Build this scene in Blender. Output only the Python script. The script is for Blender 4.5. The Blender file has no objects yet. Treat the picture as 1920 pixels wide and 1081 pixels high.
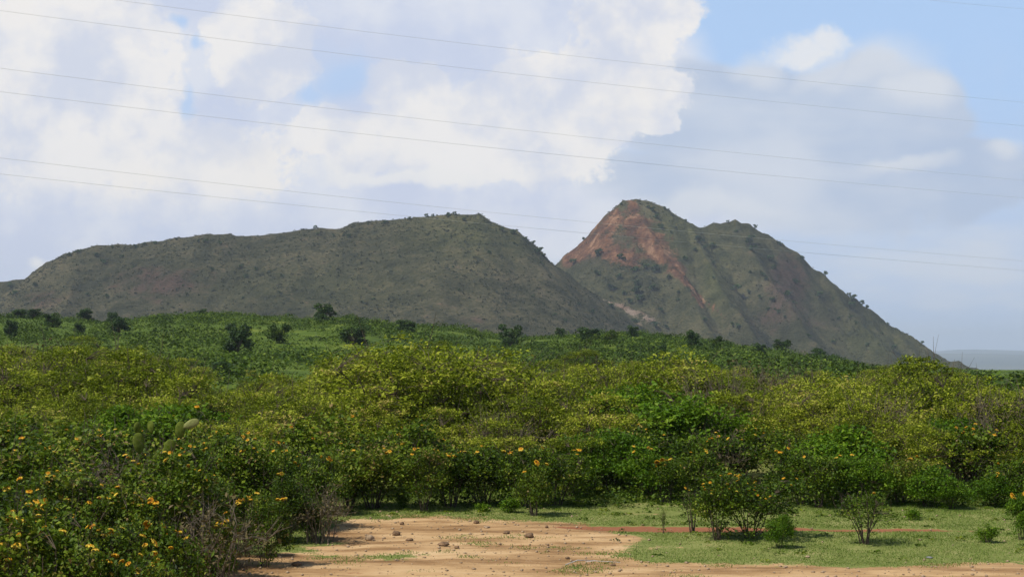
import bpy, math
import numpy as np
from mathutils import Vector, Matrix

C = bpy.context.scene.collection
scene = bpy.context.scene
R = math.radians

# ------------------------------------------------------------------ camera
FPX, CX, CY, HOR, CAMH = 2667.0, 960.0, 540.5, 662.0, 2.5      # photo pixels
PITCH = math.atan((HOR - CY) / FPX)
cam_d = bpy.data.cameras.new('camera'); cam = bpy.data.objects.new('camera', cam_d); C.objects.link(cam)
cam_d.lens = 50.0; cam_d.sensor_width = 36.0; cam_d.clip_start = 0.1; cam_d.clip_end = 90000
cam.location = (0, 0, CAMH); cam.rotation_euler = (R(90) + PITCH, 0, 0)
scene.camera = cam
CP, SP = math.cos(PITCH), math.sin(PITCH)

def uv(px, py):
    """photo pixel -> (x/y, z/y) of its direction in the world"""
    a = (px - CX) / FPX; b = -(py - CY) / FPX
    dy = CP - b * SP; dz = SP + b * CP
    return a / dy, dz / dy
def at(px, py, Y):
    u, v = uv(px, py); return np.array([u * Y, Y, CAMH + v * Y])
def gp(px, py, z=0.0):
    u, v = uv(px, py); Y = (z - CAMH) / v
    return np.array([u * Y, Y, z])
def project(X, Y, Z):
    """world -> photo pixel"""
    d = Y * CP + (Z - CAMH) * SP; h = -Y * SP + (Z - CAMH) * CP
    return CX + FPX * X / d, CY - FPX * h / d

# ------------------------------------------------------------------ colour management, sun, sky
scene.view_settings.view_transform = 'Standard'; scene.view_settings.look = 'None'
scene.view_settings.exposure = 0.0; scene.view_settings.gamma = 1.0
SUN_EL, SUN_AZ = R(54), R(-124)           # azimuth measured clockwise from +Y: left and a little behind the camera
sd = Vector((math.sin(SUN_AZ) * math.cos(SUN_EL), math.cos(SUN_AZ) * math.cos(SUN_EL), math.sin(SUN_EL)))
sl = bpy.data.lights.new('sun', 'SUN'); sl.energy = 5.0; sl.angle = R(0.53); sl.color = (1.0, 0.95, 0.86)
so = bpy.data.objects.new('sun', sl); C.objects.link(so); so.rotation_euler = sd.to_track_quat('Z', 'Y').to_euler()
so.location = (0, 0, 300)

def lin(r, g, b):
    f = lambda c: (c / 255 / 12.92) if c / 255 <= 0.04045 else ((c / 255 + 0.055) / 1.055) ** 2.4
    return (f(r), f(g), f(b), 1.0)

class NT:
    """small helper for building node trees"""
    def __init__(s, tree): s.t = tree; s.n = tree.nodes; s.l = tree.links
    def node(s, typ, **kw):
        n = s.n.new(typ)
        for k, v in kw.items(): setattr(n, k, v)
        return n
    def put(s, sock, v):
        if isinstance(v, bpy.types.NodeSocket): s.l.new(v, sock)
        elif v is not None: sock.default_value = v
    def math(s, op, a, b=None, c=None, clamp=False):
        n = s.node('ShaderNodeMath', operation=op, use_clamp=clamp)
        s.put(n.inputs[0], a); s.put(n.inputs[1], b); s.put(n.inputs[2], c); return n.outputs[0]
    def vec(s, op, a, b=None, c=None, out=0):
        n = s.node('ShaderNodeVectorMath', operation=op)
        s.put(n.inputs[0], a); s.put(n.inputs[1], b)
        if c is not None: s.put(n.inputs[2], c)
        return n.outputs[out]
    def noise(s, vec, scale, detail=4, rough=0.5, dist=0.0, out='Fac'):
        n = s.node('ShaderNodeTexNoise'); s.put(n.inputs['Vector'], vec)
        n.inputs['Scale'].default_value = scale; n.inputs['Detail'].default_value = detail
        n.inputs['Roughness'].default_value = rough; n.inputs['Distortion'].default_value = dist
        return n.outputs[out]
    def ss(s, v, a, b, lo=0.0, hi=1.0):
        n = s.node('ShaderNodeMapRange', interpolation_type='SMOOTHSTEP')
        s.put(n.inputs[0], v); s.put(n.inputs[1], a); s.put(n.inputs[2], b); s.put(n.inputs[3], lo); s.put(n.inputs[4], hi)
        return n.outputs[0]
    def mix(s, f, a, b, blend='MIX'):
        n = s.node('ShaderNodeMix', data_type='RGBA', blend_type=blend)
        s.put(n.inputs[0], f); s.put(n.inputs[6], a); s.put(n.inputs[7], b); return n.outputs[2]
    def ramp(s, f, stops):
        n = s.node('ShaderNodeValToRGB'); e = n.color_ramp.elements
        while len(e) < len(stops): e.new(0.5)
        for k, (p, c) in enumerate(stops): e[k].position = p; e[k].color = c
        s.put(n.inputs[0], f); return n.outputs[0]

world = bpy.data.worlds.new('World'); scene.world = world; world.use_nodes = True
w = NT(world.node_tree)
for n in list(w.n): w.n.remove(n)
sky = w.node('ShaderNodeTexSky', sky_type='NISHITA', sun_disc=False)
sky.sun_elevation = SUN_EL; sky.sun_rotation = SUN_AZ
sky.altitude = 1200; sky.dust_density = 1.2
tc = w.node('ShaderNodeTexCoord').outputs['Generated']
sep = w.node('ShaderNodeSeparateXYZ'); w.l.new(tc, sep.inputs[0])
yy = w.math('MAXIMUM', w.math('ABSOLUTE', sep.outputs[1]), 0.08)
comb = w.node('ShaderNodeCombineXYZ')
w.put(comb.inputs[0], w.math('DIVIDE', sep.outputs[0], yy)); w.put(comb.inputs[1], w.math('DIVIDE', sep.outputs[2], yy))
w.put(comb.inputs[2], 0.0)
P = comb.outputs[0]
def warp(scale, amp, detail=6, rough=0.6):
    c = w.noise(P, scale, detail, rough, out='Color')
    return w.vec('MULTIPLY_ADD', w.vec('SUBTRACT', c, (0.5, 0.5, 0.5)), (amp, amp, 0.0), P)
Pw = warp(22, 0.040, 4, 0.5)
Pw2 = w.noise(Pw, 48, 7, 0.62)
Pb = w.vec('MULTIPLY_ADD', w.vec('SUBTRACT', w.noise(Pw, 60, 7, 0.65, out='Color'), (0.5, 0.5, 0.5)), (0.022, 0.022, 0.0), Pw)
Ps = warp(9, 0.085, 5, 0.5)
def blobs(p, lst):
    cur = None
    for (cx, cy, rx, ry) in lst:
        u, v = uv(cx, cy); su, sv = FPX / rx, FPX / ry
        q = w.vec('MULTIPLY_ADD', p, (su, sv, 0.0), (-u * su, -v * sv, 0.0))
        d = w.vec('LENGTH', q, out=1)
        cur = d if cur is None else w.math('MINIMUM', cur, d)
    return w.math('SUBTRACT', 1.0, cur)       # > 0 inside
n_big = w.noise(P, 6, 4, 0.5); n_mid = w.noise(w.vec('ADD', P, (3.1, 1.7, 0)), 15, 6, 0.55)
n_fine = w.noise(w.vec('ADD', P, (7.1, 4.7, 0)), 40, 6, 0.6)
streak = w.noise(w.vec('MULTIPLY', P, (1.0, 3.5, 0.0)), 7, 5, 0.5)
# pale veil, lavender sheets, grey-blue bank, bright cumulus
F_veil = w.ss(w.math('ADD', sep.outputs[2], w.math('MULTIPLY', w.math('SUBTRACT', n_mid, .5), .12)), 0.20, 0.06)
F_lav = w.ss(blobs(Ps, [(100, 120, 620, 420), (700, 120, 420, 280), (1000, 90, 330, 240), (600, 380, 1000, 130), (250, 520, 500, 90)]), -0.06, 0.22)
F_grey = w.ss(blobs(Ps, [(1330, 215, 200, 120), (1450, 200, 170, 110), (1590, 175, 150, 90), (1660, 225, 160, 110), (1500, 330, 430, 110), (1790, 340, 200, 80)]), -0.06, 0.20)
F_hole = w.ss(blobs(Pw, [(640, 145, 82, 62), (580, 170, 50, 30), (352, 190, 18, 42), (330, 38, 26, 20), (375, 80, 20, 20)]), -0.2, 0.8)
nE = w.math('ADD', w.math('MULTIPLY', w.math('SUBTRACT', Pw2, 0.5), 0.85), w.math('MULTIPLY', w.math('SUBTRACT', w.noise(w.vec('ADD', P, (9.3, 2.2, 0)), 130, 5, 0.6), 0.5), 0.45))
F_w = w.ss(w.math('ADD', nE, blobs(Pw, [(120, 130, 240, 190), (490, 85, 112, 108), (455, 60, 80, 78), (540, 110, 60, 66), (250, 300, 330, 120), (745, 165, 74, 64), (795, 155, 46, 50), (640, 262, 140, 60), (600, 235, 60, 46),
                      (930, 250, 270, 110), (1000, 170, 100, 70), (1090, 160, 175, 95), (1190, 60, 112, 80), (1245, 30, 76, 58), (1120, 235, 75, 66), (1180, 190, 75, 52), (1235, 150, 70, 42), (1215, 215, 50, 34)])), -0.05, 0.20)
F_p = w.ss(w.math('ADD', nE, blobs(Pw, [(1500, 98, 95, 34), (1545, 82, 60, 34), (760, 325, 330, 22), (75, 508, 30, 18)])), -0.05, 0.75)
F_s = w.ss(blobs(Ps, [(1640, 125, 120, 70), (1560, 110, 80, 50), (1710, 170, 70, 60), (1420, 120, 90, 40), (1700, 320, 110, 22), (1880, 290, 60, 30), (1300, 400, 200, 30)]), -0.1, 0.8)
c_veil = w.mix(w.ss(streak, 0.35, 0.66), lin(192, 208, 234), lin(216, 221, 230))
c_lav = w.mix(w.ss(n_mid, 0.35, 0.65), lin(206, 214, 235), lin(228, 231, 240))
c_grey = w.mix(w.ss(w.math('ADD', w.math('MULTIPLY', n_big, 0.6), w.math('MULTIPLY', streak, 0.4)), 0.38, 0.62), lin(184, 199, 223), lin(213, 220, 232))
c_w = w.mix(w.ss(n_mid, 0.38, 0.60), lin(214, 220, 235), lin(243, 241, 240))
c_w = w.mix(w.ss(n_big, 0.52, 0.72), c_w, lin(248, 243, 236))
c_w = w.mix(w.ss(n_fine, 0.56, 0.74, 0, 0.4), c_w, lin(212, 218, 235))
blue = w.mix(1.0, sky.outputs[0], (0.095, 0.095, 0.095, 1), 'MULTIPLY')
blue = w.mix(w.ss(sep.outputs[2], 0.55, 0.20), blue, lin(178, 208, 246))
front = w.ss(sep.outputs[1], -0.1, 0.3)                      # the built cloud bank fills the view ahead
col = w.mix(w.math('MULTIPLY', F_veil, 0.86), blue, c_veil)
open_ = w.math('SUBTRACT', 1.0, w.math('MULTIPLY', F_hole, 0.78))
fl = w.math('MULTIPLY', w.math('MULTIPLY', F_lav, 0.92), open_)
fg = w.math('MULTIPLY', F_grey, 0.93)
fw = w.math('MULTIPLY', w.math('MULTIPLY', F_w, open_), front)
low = w.ss(w.math('ADD', w.math('DIVIDE', sep.outputs[2], yy), w.math('MULTIPLY', n_mid, 0.05)), 0.125, 0.150)      # flat cloud base
col = w.mix(w.math('MULTIPLY', fl, front), col, c_lav)
col = w.mix(w.math('MULTIPLY', fg, front), col, c_grey)
col = w.mix(w.math('MULTIPLY', fw, w.math('MULTIPLY_ADD', low, 0.75, 0.25)), col, c_w)
col = w.mix(w.math('MULTIPLY', w.math('MULTIPLY', F_s, front), 0.6), col, lin(228, 231, 236))
col = w.mix(w.math('MULTIPLY', w.math('MULTIPLY', F_p, front), 0.8), col, lin(241, 240, 239))
# scattered cumulus over the rest of the sky
dn = w.noise(tc, 3.2, 7, 0.58)
fo = w.math('MULTIPLY', w.math('SUBTRACT', 1.0, front), w.ss(dn, 0.60, 0.70))
col = w.mix(fo, col, lin(225, 228, 236))
bg = w.node('ShaderNodeBackground'); w.put(bg.inputs[0], col); bg.inputs[1].default_value = 1.0
wo = w.node('ShaderNodeOutputWorld'); w.l.new(bg.outputs[0], wo.inputs[0])

# ------------------------------------------------------------------ numpy noise
def vnoise(x, y, seed=0):
    xi = np.floor(x).astype(np.int64); yi = np.floor(y).astype(np.int64)
    xf = x - xi; yf = y - yi
    def h(a, b):
        n = (a * 374761393 + b * 668265263 + seed * 1442695041) & 0xffffffff
        n = ((n ^ (n >> 13)) * 1274126177) & 0xffffffff
        return ((n ^ (n >> 16)) & 0xffff) / 65535.0
    u = xf * xf * (3 - 2 * xf); v = yf * yf * (3 - 2 * yf)
    return (h(xi, yi) * (1 - u) + h(xi + 1, yi) * u) * (1 - v) + (h(xi, yi + 1) * (1 - u) + h(xi + 1, yi + 1) * u) * v
def fbm(x, y, s, octv=4, seed=0, gain=0.5):
    t = 0; a = 1; n = 0
    for k in range(octv):
        t = t + a * (vnoise(x / s + 17.3 * k, y / s - 9.1 * k, seed + k) - 0.5); n += a; a *= gain; s /= 2.03
    return t / n * 2
def sst(a, b, x):
    t = np.clip((x - a) / (b - a), 0, 1); return t * t * (3 - 2 * t)

# ------------------------------------------------------------------ materials
MATS = {}
def material(name):
    m = bpy.data.materials.new(name); m.use_nodes = True; t = NT(m.node_tree)
    for n in list(t.n): t.n.remove(n)
    out = t.node('ShaderNodeOutputMaterial'); MATS[name] = m
    return m, t, out
def principled(t, col, rough=0.8, spec=0.2, normal=None):
    b = t.node('ShaderNodeBsdfPrincipled'); t.put(b.inputs['Base Color'], col); t.put(b.inputs['Roughness'], rough)
    b.inputs['Specular IOR Level'].default_value = spec
    if normal is not None: t.l.new(normal, b.inputs['Normal'])
    return b.outputs[0]
def bump(t, h, strength=0.5, dist=0.05):
    b = t.node('ShaderNodeBump'); b.inputs['Strength'].default_value = strength; b.inputs['Distance'].default_value = dist
    t.put(b.inputs['Height'], h); return b.outputs[0]
def leafmat(name, stops, trans=0.35, rough=0.5, spec=0.12, hue=0.3):
    m, t, out = material(name)
    a = t.node('ShaderNodeAttribute', attribute_name='tint')
    oi = t.node('ShaderNodeObjectInfo')
    f = t.math('ADD', a.outputs['Fac'], t.math('MULTIPLY', t.math('SUBTRACT', oi.outputs['Random'], 0.5), hue), clamp=True)
    col = t.ramp(f, stops)
    p = principled(t, col, rough, spec)
    tr = t.node('ShaderNodeBsdfTranslucent'); t.put(tr.inputs[0], t.mix(0.5, col, (0.10, 0.16, 0.01, 1)))
    ms = t.node('ShaderNodeMixShader'); ms.inputs[0].default_value = trans
    t.l.new(p, ms.inputs[1]); t.l.new(tr.outputs[0], ms.inputs[2]); t.l.new(ms.outputs[0], out.inputs[0])
    return m
def c4(r, g, b): return (r, g, b, 1)
M_olive = leafmat('olive_leaf', [(0, c4(0.057, 0.082, 0.004)), (.35, c4(0.156, 0.199, 0.010)), (.6, c4(0.283, 0.328, 0.019)), (.85, c4(0.401, 0.420, 0.052)), (1, c4(0.425, 0.330, 0.091))], hue=.5)
M_lant = leafmat('lantana_leaf', [(0, c4(0.016, 0.031, 0.003)), (.3, c4(0.047, 0.090, 0.005)), (.55, c4(0.095, 0.151, 0.008)), (.8, c4(0.190, 0.235, 0.018)), (1, c4(0.213, 0.146, 0.050))], trans=.25, hue=.45)
M_bright = leafmat('bright_leaf', [(0, c4(0.030, 0.075, 0.003)), (.5, c4(0.086, 0.178, 0.007)), (1, c4(0.218, 0.322, 0.023))])
M_dark = leafmat('dark_leaf', [(0, c4(0.022, 0.043, 0.014)), (.6, c4(0.048, 0.091, 0.022)), (1, c4(0.097, 0.156, 0.032))], trans=.15)
M_scrub = leafmat('scrub_leaf', [(0, c4(0.014, 0.031, 0.004)), (.4, c4(0.041, 0.077, 0.007)), (.75, c4(0.096, 0.150, 0.012)), (1, c4(0.168, 0.216, 0.024))], trans=.2)
M_bush = leafmat('bush_leaf', [(0, c4(0.011, 0.025, 0.003)), (.5, c4(0.039, 0.073, 0.006)), (1, c4(0.105, 0.154, 0.014))], trans=.15)
M_dry = leafmat('dry_twig', [(0, c4(.05, .04, .015)), (.6, c4(.11, .09, .035)), (1, c4(.16, .12, .07))], trans=.1, rough=.8)
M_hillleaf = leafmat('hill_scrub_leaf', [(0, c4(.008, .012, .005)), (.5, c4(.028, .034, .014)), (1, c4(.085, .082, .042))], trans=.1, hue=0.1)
M_blade = leafmat('grass_blade', [(0, c4(0.090, 0.140, 0.023)), (.5, c4(0.171, 0.244, 0.045)), (1, c4(0.324, 0.343, 0.117))], trans=.3)
def simple(name, c1, c2, scale, rough=.85, spec=.2, b=.5, bd=.01):
    m, t, out = material(name)
    o = t.node('ShaderNodeTexCoord').outputs['Object']
    n = t.noise(o, scale, 5, .6)
    t.l.new(principled(t, t.mix(t.ss(n, .3, .7), c1, c2), rough, spec, bump(t, n, b, bd)), out.inputs[0]); return m
M_bark = simple('bark', c4(.05, .035, .022), c4(.13, .10, .07), 30)
M_greybark = simple('grey_bark', c4(.08, .062, .042), c4(.17, .14, .10), 30)
M_stone = simple('tan_stone', c4(.22, .15, .09), c4(.42, .31, .20), 18)
M_dung = simple('brown_clod', c4(.09, .055, .03), c4(.24, .15, .085), 25)
M_slate = simple('grey_slab', c4(.13, .13, .13), c4(.22, .22, .22), 25)
M_stick = simple('bleached_wood', c4(.40, .36, .30), c4(.6, .55, .48), 40)
M_flower = leafmat('orange_flower', [(0, c4(.40, .13, .012)), (.3, c4(.70, .27, .012)), (.6, c4(.78, .42, .02)), (1, c4(.80, .60, .08))], trans=.25, hue=.5)
M_red = leafmat('red_flower', [(0, c4(.45, .05, .02)), (1, c4(.6, .14, .03))], trans=.2)
M_pad = simple('cactus_pad', c4(.06, .085, .010), c4(.13, .16, .026), 22, .8, .05)
M_padpale = simple('pale_cactus_pad', c4(.14, .16, .045), c4(.26, .26, .09), 14, .7, .1)
m, t, out = material('wire_metal'); b = principled(t, c4(.62, .60, .56), .5, .4); t.l.new(b, out.inputs[0]); M_wire = m

# ground: sand, short turf, red soil track, scrubby savanna and far plain, all by place
m, t, out = material('ground'); M_ground = m
o = t.node('ShaderNodeNewGeometry').outputs['Position']
att = lambda nm: t.node('ShaderNodeAttribute', attribute_name=nm).outputs['Fac']
nA = t.noise(o, 1.3, 6, .6); nB = t.noise(o, 7, 6, .65); nC = t.noise(o, 38, 4, .6)
nS = t.noise(t.vec('MULTIPLY', o, (.5, 1.6, 1)), 1.1, 7, .62)
edge = t.math('ADD', t.math('MULTIPLY', t.math('SUBTRACT', nA, .5), 1.7), t.math('ADD', t.math('MULTIPLY', t.math('SUBTRACT', nB, .5), 1.2), t.math('MULTIPLY', t.math('SUBTRACT', nC, .5), .8)))
sandf = t.ss(t.math('ADD', att('sand'), edge), .42, .58)
sand = t.ramp(nS, [(.34, c4(0.180, 0.098, 0.041)), (.45, c4(0.320, 0.190, 0.086)), (.54, c4(0.460, 0.295, 0.144)), (.70, c4(0.580, 0.410, 0.225))])
sand = t.mix(t.ss(nB, .55, .72, 0, .5), sand, c4(.25, .16, .09))
sand = t.mix(t.ss(nC, .60, .72, 0, .6), sand, c4(.55, .44, .31))
turf = t.ramp(t.math('ADD', t.math('MULTIPLY', nA, .5), t.math('MULTIPLY', nC, .5)), [(.36, c4(.10, .125, .028)), (.5, c4(.18, .205, .055)), (.64, c4(.30, .27, .11))])
red = t.mix(nB, c4(.20, .075, .035), c4(.32, .14, .07))
redf = t.ss(t.math('ADD', att('red'), t.math('MULTIPLY', edge, .7)), .40, .55)
near = t.mix(sandf, turf, sand); near = t.mix(redf, near, red)
nM = t.noise(o, .035, 6, .6); nN = t.noise(o, .22, 5, .6)
sav = t.ramp(t.math('ADD', t.math('MULTIPLY', nM, .55), t.math('MULTIPLY', nN, .45)), [(.34, c4(0.034, 0.061, 0.006)), (.5, c4(0.078, 0.121, 0.012)), (.64, c4(0.132, 0.165, 0.020))])
col = t.mix(att('far'), near, sav)
nF = t.noise(o, .0009, 6, .6)
col = t.mix(att('plain'), col, t.mix(t.ss(nF, .35, .65), c4(.035, .05, .03), c4(.10, .11, .07)))
hgt = t.math('ADD', t.math('MULTIPLY', nB, .7), t.math('MULTIPLY', nC, .3))
t.l.new(principled(t, col, .92, .1, bump(t, hgt, .55, .04)), out.inputs[0])

# hills: cloud shade is put into the colours as a lowered albedo
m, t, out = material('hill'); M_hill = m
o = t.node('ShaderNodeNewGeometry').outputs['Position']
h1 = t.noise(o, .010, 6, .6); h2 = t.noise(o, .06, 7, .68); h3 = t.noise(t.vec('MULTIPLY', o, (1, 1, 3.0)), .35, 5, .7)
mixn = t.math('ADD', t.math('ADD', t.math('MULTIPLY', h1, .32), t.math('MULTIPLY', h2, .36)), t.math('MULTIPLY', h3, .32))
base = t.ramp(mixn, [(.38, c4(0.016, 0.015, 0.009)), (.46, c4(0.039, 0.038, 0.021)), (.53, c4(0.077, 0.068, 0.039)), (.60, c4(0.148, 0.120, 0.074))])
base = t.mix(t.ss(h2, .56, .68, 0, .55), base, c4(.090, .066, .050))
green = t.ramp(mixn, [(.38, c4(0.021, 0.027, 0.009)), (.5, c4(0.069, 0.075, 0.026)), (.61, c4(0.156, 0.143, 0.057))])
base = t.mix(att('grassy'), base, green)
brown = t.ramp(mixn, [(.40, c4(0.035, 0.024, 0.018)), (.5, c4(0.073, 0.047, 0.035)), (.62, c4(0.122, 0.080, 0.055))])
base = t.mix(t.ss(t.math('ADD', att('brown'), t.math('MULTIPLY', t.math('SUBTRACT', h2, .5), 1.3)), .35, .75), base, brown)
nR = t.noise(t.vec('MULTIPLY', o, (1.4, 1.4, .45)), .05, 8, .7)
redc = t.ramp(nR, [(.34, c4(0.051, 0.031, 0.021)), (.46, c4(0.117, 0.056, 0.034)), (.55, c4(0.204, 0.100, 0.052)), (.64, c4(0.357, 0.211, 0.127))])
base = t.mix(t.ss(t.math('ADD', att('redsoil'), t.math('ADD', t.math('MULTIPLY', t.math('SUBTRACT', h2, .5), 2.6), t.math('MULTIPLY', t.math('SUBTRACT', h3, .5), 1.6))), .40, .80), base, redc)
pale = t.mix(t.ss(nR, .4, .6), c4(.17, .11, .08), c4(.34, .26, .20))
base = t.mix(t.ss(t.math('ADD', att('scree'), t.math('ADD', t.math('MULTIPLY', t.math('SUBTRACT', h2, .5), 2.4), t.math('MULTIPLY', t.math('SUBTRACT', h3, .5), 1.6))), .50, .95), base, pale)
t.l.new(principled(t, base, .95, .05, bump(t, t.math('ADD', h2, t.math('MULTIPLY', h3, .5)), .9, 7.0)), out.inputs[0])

# ------------------------------------------------------------------ mesh helpers
def mesh_np(name, V, F, mat, attrs=None, smooth=False):
    """V (n,3), F (m,k) equal-sized faces"""
    me = bpy.data.meshes.new(name); n, (mf, k) = len(V), F.shape
    me.vertices.add(n); me.vertices.foreach_set('co', np.ascontiguousarray(V, dtype=np.float32).ravel())
    me.loops.add(mf * k); me.loops.foreach_set('vertex_index', np.ascontiguousarray(F, dtype=np.int32).ravel())
    me.polygons.add(mf); me.polygons.foreach_set('loop_start', np.arange(0, mf * k, k, dtype=np.int32))
    me.polygons.foreach_set('loop_total', np.full(mf, k, dtype=np.int32))
    if smooth: me.polygons.foreach_set('use_smooth', np.ones(mf, dtype=bool))
    for a, (dom, val) in (attrs or {}).items():
        at_ = me.attributes.new(a, 'FLOAT', dom); at_.data.foreach_set('value', np.asarray(val, dtype=np.float32))
    me.materials.append(mat); me.update(); me.validate()
    return me
def link(name, me, parent=None, loc=None, kind=None, label=None, cat=None, group=None, rz=0.0, sc=None):
    o = bpy.data.objects.new(name, me); C.objects.link(o)
    if parent is not None: o.parent = parent
    if loc is not None: o.location = tuple(float(a) for a in loc)
    o.rotation_euler = (0, 0, rz)
    if sc is not None: o.scale = sc if isinstance(sc, tuple) else (sc, sc, sc)
    if kind: o['kind'] = kind
    if label: o['label'] = label
    if cat: o['category'] = cat
    if group: o['group'] = group
    return o
def grid(name, xs, ys, Z, mat, attrs):
    nx, ny = len(xs), len(ys); X, Y = np.meshgrid(xs, ys)
    V = np.stack([X.ravel(), Y.ravel(), Z.ravel()], 1)
    i = (np.arange(ny - 1)[:, None] * nx + np.arange(nx - 1)[None, :]).ravel()
    F = np.stack([i, i + 1, i + nx + 1, i + nx], 1)
    return mesh_np(name, V, F, mat, {k: ('POINT', v.ravel()) for k, v in attrs.items()}, smooth=True)
def rand_rot_frames(rng, n, up=0.5):
    nrm = rng.normal(size=(n, 3)); nrm /= np.linalg.norm(nrm, axis=1)[:, None]
    nrm[:, 2] = np.abs(nrm[:, 2]) + up; nrm /= np.linalg.norm(nrm, axis=1)[:, None]
    a = rng.normal(size=(n, 3)); a -= nrm * (a * nrm).sum(1)[:, None]; a /= np.linalg.norm(a, axis=1)[:, None]
    return nrm, a, np.cross(nrm, a)
def leaf_mesh(name, pts, size, mat, rng, tint, up=0.5, asp=0.5):
    """one pointed, slightly folded leaf (two triangles over a diamond) at each point"""
    n = len(pts); nrm, a, b = rand_rot_frames(rng, n, up)
    s = (size * rng.uniform(.4, 1.6, n))[:, None]
    fold = nrm * s * rng.uniform(-.1, .28, n)[:, None]
    V = np.stack([pts - a * s * .5, pts + b * s * asp * .5 + fold, pts + a * s * .5, pts - b * s * asp * .5 + fold], 1).reshape(-1, 3)
    F = np.arange(n * 4).reshape(n, 4)
    T = np.concatenate([F[:, [0, 1, 2]], F[:, [0, 2, 3]]])
    return mesh_np(name, V, T, mat, {'tint': ('POINT', np.repeat(np.clip(tint, 0, 1), 4))})
def tubes(paths, seg=4):
    """paths: list of (pts (k,3), radii (k,)) -> V, F quads"""
    VV, FF, base = [], [], 0
    for pts, rad in paths:
        pts = np.asarray(pts, float); k = len(pts)
        tan = np.gradient(pts, axis=0); tan /= np.linalg.norm(tan, axis=1)[:, None] + 1e-9
        ref = np.where(np.abs(tan[:, 2:3]) > .9, np.array([[1., 0, 0]]), np.array([[0, 0, 1.]]))
        a = np.cross(tan, ref); a /= np.linalg.norm(a, axis=1)[:, None] + 1e-9; b = np.cross(tan, a)
        ang = np.arange(seg) * 2 * np.pi / seg
        ring = pts[:, None, :] + (a[:, None, :] * np.cos(ang)[None, :, None] + b[:, None, :] * np.sin(ang)[None, :, None]) * np.asarray(rad)[:, None, None]
        VV.append(ring.reshape(-1, 3))
        i = np.arange(k - 1)[:, None] * seg; j = np.arange(seg)[None, :]; jn = (j + 1) % seg
        FF.append((base + np.stack([i + j, i + jn, i + seg + jn, i + seg + j], -1)).reshape(-1, 4)); base += k * seg
    return np.concatenate(VV), np.concatenate(FF)

# ------------------------------------------------------------------ terrain heights
SKY_X = np.array([-900, 0, 80, 200, 300, 440, 560, 650, 720, 850, 950, 1040, 1180, 1300, 1450, 1560, 1620, 1920, 3200])
SKY_Y = np.array([590, 587, 592, 600, 590, 587, 594, 590, 600, 607, 627, 625, 622, 632, 652, 668, 682, 686, 688])
MD = 340.0
def ground_z(X, Y):
    X = np.asarray(X, float); Y = np.asarray(Y, float)
    Ys = np.maximum(Y, 20); u = X / Ys
    H = CAMH + (HOR - np.interp(CX + u * FPX, SKY_X, SKY_Y)) / FPX * MD
    amp = sst(75, MD, Ys) * 0.55 + 0.45 * sst(75, MD, Ys) ** 2
    z = (H - 1.2) * amp
    z = z + fbm(X, Y, 60, 4, 3) * 1.1 * sst(110, 220, Ys) * (1 - sst(500, 900, Ys))
    drop = sst(MD, 950, Ys); z = z * (1 - drop) - 34 * drop
    z = z - 75 * sst(1600, 5000, Ys)
    z = z + (112 + 130 * fbm(X, Y, 2600, 5, 9)) * sst(6500, 12500, Ys) + 20 * fbm(X, Y, 1200, 4, 21) * sst(4000, 7000, Ys)
    near = 1 - sst(60, 120, np.abs(Y))
    z = z + (fbm(X, Y, 2.2, 4, 5) * .035 + fbm(X, Y, .35, 3, 8) * .012) * near
    return z
def seg_ridges(X, Y, ridges):
    """height = soft union of roofs below each ridge line"""
    Z = np.full(X.shape, -400.0)
    for pts, k, rnd in ridges:
        P_ = [at(*p) for p in pts]
        for A, B in zip(P_[:-1], P_[1:]):
            d = B[:2] - A[:2]; L2 = (d ** 2).sum()
            tt = np.clip(((X - A[0]) * d[0] + (Y - A[1]) * d[1]) / L2, 0, 1)
            kx, ky = k if isinstance(k, tuple) else (k, k)
            dist = np.hypot((X - A[0] - tt * d[0]) * kx, (Y - A[1] - tt * d[1]) * ky)
            h = A[2] + tt * (B[2] - A[2]) - (np.sqrt(dist ** 2 + (.5 * rnd) ** 2) - .5 * rnd)
            Z = np.maximum(Z, h) if rnd < 1 else np.where(np.abs(Z - h) < 5, np.maximum(Z, h) + (5 - np.abs(Z - h)) ** 2 / 40, np.maximum(Z, h))
    return Z
L_CREST = [(-900, 600, 1450), (-300, 560, 1350), (-60, 534, 1300), (0, 525, 1290), (45, 521, 1285), (90, 492, 1270), (125, 476, 1262), (180, 463, 1258),
           (290, 452, 1255), (390, 441, 1250), (430, 440, 1250), (455, 443, 1250), (600, 428, 1252), (642, 429, 1252), (662, 418, 1252),
           (780, 408, 1252), (850, 401, 1252), (900, 402, 1250), (930, 420, 1248), (970, 432, 1245), (1003, 461, 1240), (1040, 500, 1232), (1100, 556, 1215), (1170, 618, 1195), (1300, 730, 1150)]
def left_z(X, Y):
    z = seg_ridges(X, Y, [(L_CREST, (1.15, .50), 3.0), ([(150, 470, 1250), (140, 530, 1180), (110, 590, 1090)], (.95, .42), 5),
                          ([(930, 425, 1246), (960, 500, 1180), (1010, 590, 1090)], (.7, .45), 8)])
    g = fbm(X * 1.0, Y * .30, 26, 4, 31)
    e = sst(4, 60, seg_ridges(X, Y, [(L_CREST, 0, 1)]) - z)
    return z + g * 4.0 * (.12 + e) + fbm(X, Y, 9, 3, 33) * 1.5 * (.3 + e)
R_CREST = [(930, 640, 1600), (985, 560, 1575), (1040, 500, 1545), (1100, 443, 1520), (1140, 400, 1508), (1168, 377, 1502), (1192, 373, 1500), (1215, 376, 1500),
           (1245, 389, 1502), (1280, 410, 1508), (1315, 428, 1515), (1345, 418, 1518), (1378, 411, 1520), (1400, 418, 1517), (1440, 441, 1512),
           (1490, 470, 1508), (1540, 510, 1500), (1600, 560, 1490), (1680, 613, 1480), (1760, 659, 1465), (1830, 690, 1455), (1950, 740, 1440)]
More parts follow.
